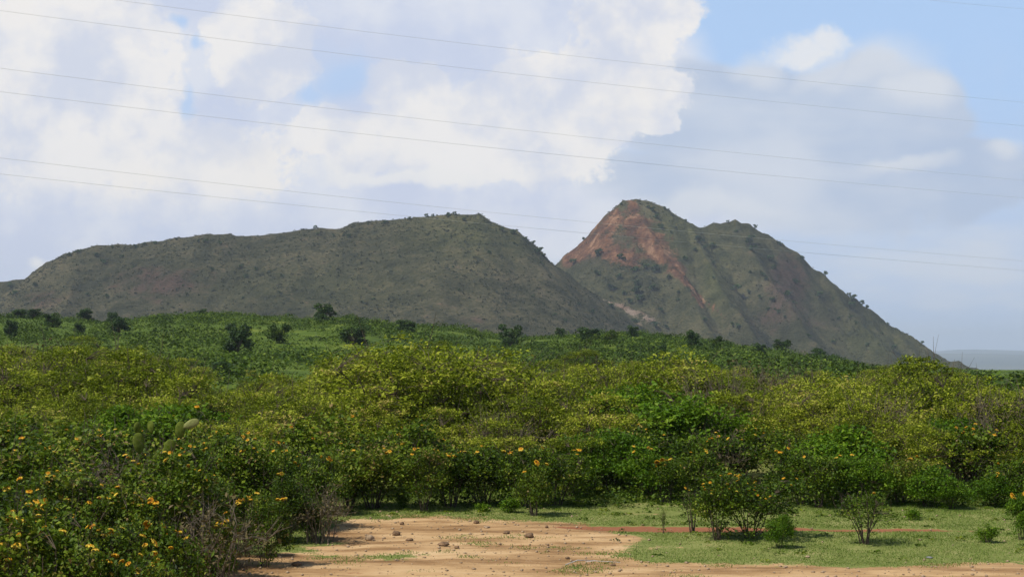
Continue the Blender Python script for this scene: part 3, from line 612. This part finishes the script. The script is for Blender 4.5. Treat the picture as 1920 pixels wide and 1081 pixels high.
# -- open ground shrubs, each placed by its foot
def foot(name, kind, idx, px, py, hpx, label, **kw):
    X, Y = by_base(px, py); h = hpx * Y / FPX; return put_shrub(name, kind, idx, X, Y, h, label, **kw)
foot('lantana_shrub', 'lantana', 2, 1405, 1008, 135, 'largest flowering bush standing alone on the grass, its dark stems showing below', flowers=40, wmul=1.08, fs=.85, r=.5)
foot('lantana_shrub', 'lantana', 1, 1345, 1012, 128, 'leggy flowering bush joined to the left side of the big lone flowering bush', flowers=14, wmul=.75, fs=.85)
foot('leafy_shrub', 'bright', 2, 1462, 1026, 62, 'low leafy bush at the right foot of the big lone flowering bush', wmul=.62)
foot('sparse_shrub', 'sparse', 1, 1298, 998, 92, 'thin sapling with bare stems left of the big lone flowering bush', wmul=.7, cat='sapling', flowers=2, fs=1.1)
foot('sparse_shrub', 'sparse', 0, 1622, 1018, 100, 'vase-shaped sparse bush with brown stems alone on the grass, one orange flower', flowers=1, fs=.95, r=1.2)
foot('small_bush', 'small', 0, 1853, 1018, 34, 'small dark green rounded bush on the grass near the right edge', cat='bush', wmul=.95)
foot('leafy_shrub', 'bright', 1, 1915, 1012, 100, 'leafy bush cut by the right edge of the view', flowers=4, wmul=.5, fs=1.2)
foot('small_bush', 'small', 1, 958, 962, 30, 'small bright green plant in front of the thicket, left of centre', cat='bush')
foot('small_bush', 'small', 1, 1712, 975, 22, 'weedy little plant on the grass before the right thicket', cat='bush')
foot('lantana_shrub', 'lantana', 3, 1000, 968, 95, 'dark bush leaning out of the thicket onto the grass beside a thin trunk', flowers=3, wmul=.62)
foot('small_bush', 'small', 0, 754, 952, 34, 'tiny dark cone-shaped bush on the grass gap in the left thicket', cat='bush', wmul=.7)
foot('sparse_shrub', 'sparse', 1, 1244, 1000, 50, 'bare twiggy seedling beside the red track', cat='sapling', wmul=.35)
foot('small_bush', 'small', 1, 905, 960, 16, 'low weed at the edge of the dirt patch', cat='bush', wmul=1.4)

# -- front edge of the thicket
FRONT = [(655, 950, 'lantana', 0, 120, 5, 1.1), (700, 952, 'lantana', 2, 140, 8, 1.0), (795, 958, 'lantana', 4, 130, 7, .8), (845, 950, 'lantana', 1, 125, 6, 1.0), (905, 948, 'lantana', 0, 120, 7, 1.1),
         (1040, 948, 'lantana', 2, 120, 4, 1.0), (985, 952, 'lantana', 4, 120, 5, .9), (1105, 930, 'bright', 0, 130, 0, .9), (1150, 926, 'bright', 1, 140, 0, 1.0), (1215, 938, 'bright', 2, 100, 4, .8), (1250, 942, 'lantana', 1, 95, 8, .8),
         (1310, 935, 'lantana', 3, 90, 3, 1.0), (1500, 945, 'lantana', 4, 110, 3, 1.0), (1535, 950, 'lantana', 0, 105, 1, .9), (1570, 945, 'bright', 1, 105, 0, .8), (1625, 948, 'bright', 0, 110, 3, .9),
         (1690, 946, 'lantana', 2, 100, 4, .9), (1742, 952, 'bright', 2, 75, 1, 1.0), (1782, 955, 'bright', 2, 60, 0, .9), (1860, 950, 'bright', 2, 62, 2, .9), (1905, 945, 'lantana', 3, 90, 4, 1.0), (1960, 950, 'bright', 0, 90, 2, 1.0)]
LBL = {'lantana': 'dark green bush with orange flower heads along the front edge of the thicket', 'bright': 'bright broad-leaved bush along the front edge of the thicket'}
for (px, py, kd, ix, hp, fl, wm) in FRONT:
    foot({'lantana': 'lantana_shrub', 'bright': 'leafy_shrub'}[kd], kd, ix, px, py, hp, LBL[kd], group={'lantana': 'flowering bushes along the thicket edge', 'bright': 'leafy bushes along the thicket edge'}[kd], flowers=fl, wmul=wm)

# -- the left mass of flowering bushes, near the road
NEAR = [(-3.25, 17.6, 0, .80, 7, .55), (-3.75, 16.6, 1, 1.15, 9, .8), (-4.3, 17.8, 2, 1.2, 9, 1.0), (-3.05, 14.9, 1, .95, 9, .55), (-3.9, 14.6, 0, 1.35, 13, .8), (-4.9, 15.6, 1, 1.45, 13, 1.0),
        (-5.9, 17.2, 2, 1.45, 14, 1.1), (-3.15, 12.7, 2, 1.25, 12, .7), (-3.9, 12.2, 0, 1.45, 14, .8), (-4.9, 13.3, 2, 1.5, 14, .9), (-2.75, 10.6, 1, 1.25, 12, .7), (-3.5, 10.4, 0, 1.55, 14, .8), (-4.2, 11.0, 1, 1.6, 12, .85),
        (-6.2, 15.0, 1, 1.6, 12, 1.0), (-7.2, 17.2, 0, 1.6, 14, 1.1), (-5.9, 19.6, 2, 1.5, 12, 1.2), (-7.4, 19.8, 1, 1.7, 12, 1.2), (-4.6, 19.8, 0, 1.35, 12, 1.0), (-6.3, 12.9, 0, 1.6, 8, 1.0), (-8.8, 18.5, 0, 1.7, 8, 1.2)]
for (X, Y, ix, h, fl, wm) in NEAR:
    if Y <= 15 and X > -3.3: h *= .93
    put_shrub('lantana_shrub', 'near', ix, X, Y, h * (1.0 if Y < 16.5 else 1.12), 'tall bush dotted with orange flowers in the dark mass nearest the road, left', group='flowering bushes massed at the near left', flowers=int(fl * 1.7), wmul=wm, fs=.98)
foot('dark_shrub', 'lantana', 0, 578, 1012, 75, 'low dark bush spilling onto the dirt at the right end of the near left bushes', wmul=.75)
for (px, py, Y, ix, h, lab) in [(45, 0, 21.5, 0, 1.6, 'brown dead-looking bush at the left edge behind the flowering bushes'), (600, 0, 19.0, 1, .75, 'twiggy greyish bush at the right side of the near flowering bushes'),
                                (950, 0, 26.5, 0, 1.5, 'bare twiggy shrub in the thicket left of the bright green bush'), (1640, 0, 27.5, 0, 1.75, 'pale bare-branched shrub inside the right part of the thicket'), (1350, 0, 26.0, 1, 1.1, 'brownish twiggy shrub behind the lone flowering bush'),
                                (1890, 0, 27.0, 0, 1.9, 'tall bare-stemmed shrub near the right edge'), (395, 0, 14.6, 1, 1.05, 'grey bare twigs among the near left flowering bushes'), (1800, 0, 26.0, 1, 1.0, 'dry twiggy shrub low in the right thicket')]:
    put_shrub('dry_shrub', 'dry', ix, (px - CX) / FPX * Y, Y, h, lab)

for (px, py, ix, hp, fl, wm, lab) in [(498, 1062, 1, 150, 6, .7, 'dark flowering bush at the lower right corner of the near left mass'), (540, 1015, 0, 150, 6, .8, 'flowering bush whose foot meets the dirt at the right end of the near left mass'),
                                  (575, 992, 2, 140, 5, .8, 'bush just behind the right end of the near left mass'), (500, 990, 1, 170, 7, .9, 'tall leafy bush behind the lower right corner of the near left mass'), (440, 985, 2, 190, 9, 1.0, 'tall flowering bush rising behind the near left mass right of the cactus'),
                                  (525, 960, 0, 160, 7, 1.0, 'flowering bush in the second rank behind the near left mass'), (600, 965, 1, 130, 5, .9, 'last flowering bush of the second rank where the dirt begins'), (395, 960, 1, 175, 8, 1.0, 'leafy flowering bush right behind the prickly pear')]:
    foot('lantana_shrub', 'near', ix, px, py, hp, lab, flowers=fl, wmul=wm, fs=1.1)
put_shrub('lantana_shrub', 'near', 0, -3.85, 15.5, 1.66, 'flowering bush hiding the lower pads of the prickly pear', flowers=9, wmul=.9, fs=.85)
for (X, Y, h, ix, lab) in [(-4.6, 17.0, 1.55, 0, 'dry brown twigs showing above the flowering bushes by the cactus')]:
    put_shrub('dry_shrub', 'dry', ix, X, Y, h, lab)
# -- rows of the thicket behind, tops following the thicket's skyline
TOPX = [-200, 0, 100, 200, 300, 345, 380, 480, 600, 640, 700, 780, 860, 920, 1000, 1150, 1250, 1330, 1500, 1640, 1700, 1750, 1790, 1830, 1920, 2100]
TOPY = [625, 640, 645, 630, 645, 672, 700, 700, 690, 665, 648, 628, 650, 668, 680, 665, 665, 678, 685, 684, 672, 662, 686, 700, 700, 698]
rows = [(25.6, 1.25, 'mix1', 1.25), (27.4, 1.75, 'mix2', 1.5), (29.6, 2.1, 'mix2', 1.7), (32.5, 2.4, 'olive', 1.9), (36, 2.6, 'olive', 2.1), (40.5, 0, 'olive', 2.3), (46, 0, 'olive', 2.6), (53, 0, 'olive', 2.9), (62, 0, 'olive', 3.3), (74, 0, 'olive', 3.8), (90, 0, 'olive', 4.6), (110, 0, 'olive', 5.5)]
for ri, (Y0, hfix, kd, sp) in enumerate(rows):
    X = -(Y0 * .40) + rng.uniform(0, sp)
    while X < Y0 * .40:
        Y = Y0 + rng.uniform(-.45, .45) * (1.5 + ri * .5); px = CX + X / Y * FPX
        ty = np.interp(px, TOPX, TOPY) + rng.normal() * 12 + 2
        htop = CAMH + (HOR - ty) / FPX * Y - float(ground_z(np.array(X), np.array(Y)))
        h = htop * rng.uniform(.88, 1.0) if hfix == 0 else min(hfix * rng.uniform(.85, 1.15), htop * rng.uniform(.9, 1.0))
        if hfix == 0 and rng.uniform() < .35: h *= rng.uniform(.75, .92)
        h = max(h, 1.0); u_ = rng.uniform()
        if kd == 'mix1' and not (640 < px < 780 and rng.uniform() < .4):
            if u_ < .45: put_shrub('lantana_shrub', 'lantana', int(rng.integers(0, 5)), X, Y, h, 'orange-flowered bush just behind the front bushes of the thicket', group='flowering bushes within the thicket', flowers=int(rng.integers(3, 10)), wmul=1.1)
            elif u_ < .60: put_shrub('leafy_shrub', 'bright', int(rng.integers(0, 3)), X, Y, h, 'bright leafy bush just behind the front bushes of the thicket', group='leafy bushes within the thicket', wmul=1.1)
            else: put_shrub('thorn_shrub', 'olive', int(rng.integers(0, 6)), X, Y, h * 1.1, 'yellow-green fine-leaved shrub packed in the thicket', group='fine-leaved shrubs of the thicket', wmul=1.2)
        elif kd == 'mix2':
            if u_ < .05: put_shrub('leafy_shrub', 'bright', int(rng.integers(0, 2)), X, Y, h * .95, 'bright leafy bush just behind the front bushes of the thicket', group='leafy bushes within the thicket', wmul=1.2)
            elif u_ < .16: put_shrub('lantana_shrub', 'lantana', int(rng.integers(0, 5)), X, Y, h * .8, 'orange-flowered bush just behind the front bushes of the thicket', group='flowering bushes within the thicket', flowers=int(rng.integers(3, 8)), wmul=1.25)
            else: put_shrub('thorn_shrub', 'olive', int(rng.integers(0, 6)), X, Y, h, 'yellow-green fine-leaved shrub packed in the thicket', group='fine-leaved shrubs of the thicket', wmul=1.05)
        elif kd == 'olive' and rng.uniform() < .07 and Y < 50:
            put_shrub('dry_shrub', 'dry', int(rng.integers(0, 2)), X, Y, h * 1.02, 'bare greyish twiggy shrub showing among the green crowns of the thicket', group='bare twiggy shrubs of the thicket')
        elif kd == 'olive':
            put_shrub('thorn_shrub', 'olive', int(rng.integers(0, 6)), X, Y, h, 'yellow-green fine-leaved shrub packed in the thicket', group='fine-leaved shrubs of the thicket', wmul=float(rng.uniform(.95, 1.3)) * (1 + max(0, Y0 - 60) * .006))
        X += sp * rng.uniform(.85, 1.45)

for (px, Y, topy, ix, wm, kd, lab) in [(785, 31.0, 622, 2, 1.3, 'olive', 'broadest yellow-green shrub of the thicket, its crown highest left of centre'), (905, 33.5, 655, 0, 1.15, 'olive', 'rounded yellow-green shrub at the right shoulder of the broadest thicket shrub'),
                                (235, 34.0, 624, 5, 1.2, 'olive', 'large domed shrub on the left whose dark stems show under its crown'), (95, 37.0, 642, 1, 1.2, 'olive', 'tall shrub left of the large domed shrub near the left edge'),
                                (1215, 38.0, 648, 4, 1.2, 'olive', 'pale tipped shrub raising the thicket top right of centre'), (1745, 38.0, 658, 1, 1.0, 'olive', 'tall light green shrub topping the thicket below the right foot of the cone hill'),
                                (1150, 27.0, 815, 0, .9, 'bright', 'brightest green broad-leaved bush low in the middle of the thicket'), (1010, 30.0, 700, 3, 1.2, 'olive', 'shrub with many fine twigs left of the brightest green bush'),
                                (1500, 31.0, 735, 2, 1.2, 'olive', 'broad shrub of the right thicket above the lone flowering bush'), (1640, 30.5, 725, 0, 1.1, 'olive', 'yellowish shrub above the pale bare-branched shrub'), (560, 31.0, 735, 4, 1.2, 'olive', 'spreading shrub behind the flowering bushes left of centre')]:
    put_shrub('thorn_shrub' if kd == 'olive' else 'leafy_shrub', kd, ix, (px - CX) / FPX * Y, Y, CAMH + (HOR - topy) / FPX * Y, lab, wmul=wm)
# -- prickly pear in the left bushes
def pad(name, parent, c, w_, h_, yaw, tilt, mat):
    n1, n2 = 14, 22; V = []
    for i in range(n1 + 1):
        th = np.pi * i / n1
        for j in range(n2):
            ph = 2 * np.pi * j / n2; x = math.sin(th) * math.cos(ph); z = math.cos(th); y = math.sin(th) * math.sin(ph)
            V.append((x * w_ / 2 * (1 + .18 * z), y * .022 * (1 + .08 * math.sin(9 * x + 7 * z)), (z + 1) / 2 * h_))
    F = [(i * n2 + j, i * n2 + (j + 1) % n2, (i + 1) * n2 + (j + 1) % n2, (i + 1) * n2 + j) for i in range(n1) for j in range(n2)]
    Rm = np.array((Matrix.Rotation(yaw, 3, 'Z') @ Matrix.Rotation(tilt, 3, 'Y')))
    me = mesh_np(name, np.array(V) @ Rm.T, np.array(F), mat, smooth=True); return link(name, me, parent, loc=c)
pc = at(330, 850, 16.4); pc[2] = 0
cac = link('prickly_pear', None, loc=pc, label='prickly pear cactus with pale oval pads rising from the left flowering bushes', cat='cactus')
for (px, py, wp, hp, yaw, tilt, mt) in [(336, 821, 19, 32, .2, .12, M_pad), (343, 801, 16, 32, .1, 1.15, M_padpale), (284, 812, 16, 24, -.5, -.15, M_pad), (256, 812, 14, 22, .8, .1, M_pad), (312, 856, 22, 34, .3, .3, M_pad), (325, 900, 30, 52, -.2, .05, M_pad), (262, 850, 22, 40, .4, -.1, M_pad), (300, 900, 30, 52, .6, -.1, M_pad)]:
    q = at(px, py, 16.4 + (px % 7) * .03); k = 16.4 / FPX
    pad('pad', cac, q - pc, wp * k, hp * k, yaw, tilt, mt)
V, F = tubes([([(0, 0, -.05), (.0, .02, .4), (-.02, .0, .75)], [.06, .05, .04])], 8); link('stem', mesh_np('stem', V, F, M_greybark), cac)

# -- stones, clods and a stick on the dirt
def rock_mesh(seed, flat=.7):
    r = np.random.default_rng(seed); n1, n2 = 9, 12; V = []
    for i in range(n1 + 1):
        for j in range(n2):
            th = np.pi * i / n1; ph = 2 * np.pi * j / n2; d = np.array([math.sin(th) * math.cos(ph), math.sin(th) * math.sin(ph), math.cos(th)])
            k = 1 + .16 * math.sin(3 * d[0] + seed) * math.cos(4 * d[1] + seed * 2) + .10 * math.sin(7 * d[2] + 5 * d[0] + seed) + (r.normal() * .05 if 0 < i < n1 else 0)
            V.append(d * .5 * k * np.array([1, 1, flat]))
    F = np.array([(i * n2 + j, (i + 1) * n2 + j, (i + 1) * n2 + (j + 1) % n2, i * n2 + (j + 1) % n2) for i in range(n1) for j in range(n2)])
    return np.array(V), F
ROCKS = [('stone', 693, 1012, 21, .75, M_stone, 'largest pale tan stone, leftmost of those in the open dirt'), ('clod', 743, 1002, 18, .7, M_dung, 'dark brown clod right of the pale tan stone'), ('clod', 754, 984, 10, .8, M_dung, 'small upright clod just behind the dark brown clod'),
         ('clod', 768, 1013, 18, .4, M_dung, 'flat broken clod in front of the dark brown clod'), ('clod', 832, 1024, 26, .45, M_dung, 'widest dark clod lying near the middle of the dirt patch'), ('clod', 857, 1029, 11, .7, M_dung, 'little clod at the right tip of the widest dark clod'),
         ('clod', 626, 999, 12, .7, M_dung, 'dark lump beside the low bush at the left end of the dirt'), ('clod', 893, 983, 12, .75, M_dung, 'reddish-brown clod near the back edge of the dirt patch'), ('stone', 720, 1009, 9, .6, M_stone, 'small stone between the pale tan stone and the flat broken clod'),
         ('clod', 556, 1060, 24, .5, M_dung, 'brown lump at the lower left corner of the dirt'), ('clod', 1025, 990, 9, .7, M_dung, 'small round clod at the start of the red track'), ('clod', 992, 1007, 20, .65, M_dung, 'dark crumbly clod at the right side of the dirt patch'),
         ('clod', 950, 1000, 15, .55, M_dung, 'brown clod left of the dark crumbly one'), ('stone', 913, 990, 14, .4, M_stone, 'flat tan stone between two brown clods'), ('clod', 1064, 1046, 11, .6, M_dung, 'small dark clod near the bleached stick'), ('stone', 1515, 1043, 10, .6, M_stone, 'single pinkish stone on the grass right of centre'),
         ('slab', 1743, 1044, 16, .3, M_slate, 'flat grey slab half sunk in the grass near the sandy verge'), ('clod', 1724, 1012, 8, .5, M_dung, 'tiny dark clod on the grass toward the right'), ('stone', 1150, 1058, 12, .5, M_dung, 'low brown stone in front of the bleached stick')]
for i, (nm, px, py, wp, fl, mt, lab) in enumerate(ROCKS):
    X, Y = by_base(px, py); V, F = rock_mesh(i + 1, fl); s = wp * Y / FPX * .82
    me = mesh_np(nm, V * s, F, mt, smooth=(mt is M_stone)); link(nm, me, loc=(X, Y, float(ground_z(np.array(X), np.array(Y))) + s * fl * .33), label=lab, cat=nm, rz=i * 1.1)
A_, B_ = gp(1060, 1061), gp(1118, 1053); Mid = (A_ + B_) / 2
A_[2] = B_[2] = .02
V, F = tubes([([A_, A_ * .6 + B_ * .4 + np.array([0, .02, .03]), B_], [.006, .007, .004]), ([A_ * .35 + B_ * .65, A_ * .2 + B_ * .8 + np.array([.05, -.1, .02]), B_ + np.array([.28, -.15, 0])], [.005, .004, .003])], 6)
link('stick', mesh_np('stick', V, F, M_stick), label='bleached forked stick lying on the dirt at the bottom of the view', cat='stick')

# -- low weeds and tussocks over the turf, counted by nobody
n = 520; X = rng.uniform(-5, 9.5, n); Y = 16 + rng.uniform(0, 1, n) ** .6 * 9.5; s_, r_ = masks(X, Y); k = ((s_ < .35) & (r_ < .3)) | (rng.uniform(size=n) < .05); cc = np.stack([X, Y, ground_z(X, Y)], 1)[k]
clump_stuff('weeds', cc, rng.uniform(.02, .10, len(cc)), rng.uniform(.015, .06, len(cc)) * (1 + (cc[:, 1] > 23.5)), 34, .022, M_lant, rng, 'low weeds dotted through the trampled turf', 'weeds', up=.5)
n = 900; X = rng.uniform(-6, 12, n); Y = rng.uniform(23.2, 26.5, n); cc = np.stack([X, Y, ground_z(X, Y)], 1); cc = cc[fbm(X, Y, 1.5, 3, 91) > -.15]
clump_stuff('undergrowth', cc, rng.uniform(.08, .28, len(cc)), rng.uniform(.05, .32, len(cc)), 44, .038, M_scrub, rng, 'leafy undergrowth along the foot of the thicket', 'undergrowth', up=.5)
# -- turf and grit
n = 330000; X = rng.uniform(-5, 9.5, n); Y = 15.3 + rng.uniform(0, 1, n) * 13
s_, r_ = masks(X, Y); patch = fbm(X, Y, .5, 4, 61); keep = (s_ + patch * .85 + .5 * fbm(X, Y, 2.4, 3, 66) + rng.normal(size=n) * .1 < .40) & (r_ < .3)
X, Y, patch = X[keep], Y[keep], patch[keep]; Z = ground_z(X, Y); n = len(X)
hgt = .7 * np.clip(.018 + .018 * rng.uniform(size=n) + .03 * np.clip(fbm(X, Y, 1.3, 3, 62) - .15, 0, 1) + .03 * sst(22.5, 25.5, Y), .01, .09); a = rng.uniform(0, 6.28, n); ln = rng.normal(size=(n, 2)) * .5
wv = np.stack([np.cos(a), np.sin(a), 0 * a], 1) * .006
b0 = np.stack([X, Y, Z - .003], 1); tip = b0 + np.stack([ln[:, 0] * hgt, ln[:, 1] * hgt, hgt], 1)
V = np.stack([b0 - wv, b0 + wv, tip], 1).reshape(-1, 3)
tint = np.clip(.45 + .35 * fbm(X, Y, .8, 4, 63) + .16 * rng.normal(size=n), 0, 1)
link('grass', mesh_np('grass', V, np.arange(n * 3).reshape(n, 3), M_blade, {'tint': ('POINT', np.repeat(tint, 3))}), kind='stuff', label='short trampled green turf between the dirt and the thicket', cat='grass')
n = 5200; X = rng.uniform(-4, 9, n); Y = rng.uniform(15, 24, n); s_, r_ = masks(X, Y); k = (s_ > .4) | (rng.uniform(size=n) < .12); X, Y = X[k], Y[k]; n = len(X)
sz = .006 + .022 * rng.uniform(size=n) ** 4; octv = np.array([(1, 0, 0), (0, 1, 0), (-1, 0, 0), (0, -1, 0), (0, 0, .7), (0, 0, -.7)]); of = np.array([(0, 1, 4), (1, 2, 4), (2, 3, 4), (3, 0, 4), (1, 0, 5), (2, 1, 5), (3, 2, 5), (0, 3, 5)])
V = (np.stack([X, Y, ground_z(X, Y) + sz * .3], 1)[:, None, :] + octv[None] * (sz[:, None] * rng.uniform(.7, 1.3, (n, 6)))[:, :, None]).reshape(-1, 3)
F = (np.arange(n)[:, None, None] * 6 + of[None]).reshape(-1, 3)
link('gravel', mesh_np('gravel', V, F, M_stone), kind='stuff', label='small grit and crumbs of earth scattered over the dirt', cat='gravel')

# ------------------------------------------------------------------ overhead wires
WIRES = [((-30, -33), (960, 92), (1920, 192), 72, 118, 'highest wire that crosses the whole right side of the sky'), ((0, 20), (960, 138), (1920, 236), 72, 118, 'second wire of the upper pair crossing the clouds'),
         ((0, 128), (960, 242), (1920, 338), 70, 116, 'upper wire of the middle pair'), ((0, 172), (960, 281), (1920, 371), 70, 116, 'lower wire of the middle pair'),
         ((0, 296), (960, 402), (1920, 489), 68, 112, 'upper wire of the lowest pair, crossing in front of the cone hill'), ((0, 326), (960, 424), (1920, 507), 68, 112, 'lowest wire, crossing in front of both hills'),
         ((1740, 0), (1830, 9), (1920, 17), 98, 104, 'short length of wire in the top right corner of the sky')]
for (a_, b_, c_, y0, y1, lab) in WIRES:
    co = np.polyfit([a_[0], b_[0], c_[0]], [a_[1], b_[1], c_[1]], 2); pts = []
    Pa, Pc = at(a_[0], a_[1], y0), at(c_[0], c_[1], y1); d = (Pc - Pa)[:2] / (c_[0] - a_[0])
    if a_[0] > 1000: Pa, Pc = at(0, np.polyval(co, 0), 74), at(1920, 17, 120)
    for tt in np.linspace(-.6, 1.6, 60):         # a straight run in plan with the sag the wire shows
        x, y = (Pa + (Pc - Pa) * tt)[:2]; px = CX + x / y * FPX
        py = np.polyval(co, np.clip(px, -400, 2300)); pts.append(at(px, py, y))
    V, F = tubes([(pts, [.0068] * len(pts))], 6)
    link('power_line', mesh_np('power_line', V, F, M_wire, smooth=True), label=lab, cat='wire', group='overhead wires crossing the sky')

# ------------------------------------------------------------------ haze
m, t, out = material('haze'); v = t.node('ShaderNodeVolumePrincipled')
v.inputs['Color'].default_value = (.76, .88, 1.0, 1); v.inputs['Density'].default_value = 1.1e-4; v.inputs['Anisotropy'].default_value = 0.0
t.l.new(v.outputs[0], out.inputs['Volume'])
x0, x1, y0, y1, z0, z1 = -15600, 15600, -13500, 15600, float(GZ.min()) - 1, 230
V = np.array([(x0, y0, z0), (x1, y0, z0), (x1, y1, z0), (x0, y1, z0), (x0, y0, z1), (x1, y0, z1), (x1, y1, z1), (x0, y1, z1)])
F = np.array([(0, 3, 2, 1), (4, 5, 6, 7), (0, 1, 5, 4), (1, 2, 6, 5), (2, 3, 7, 6), (3, 0, 4, 7)])
link('haze', mesh_np('haze', V, F, m), kind='stuff')
print('objects', len(C.objects), 'flowers', nfl[0], 'zmax', GZ.max(), GZ.min())
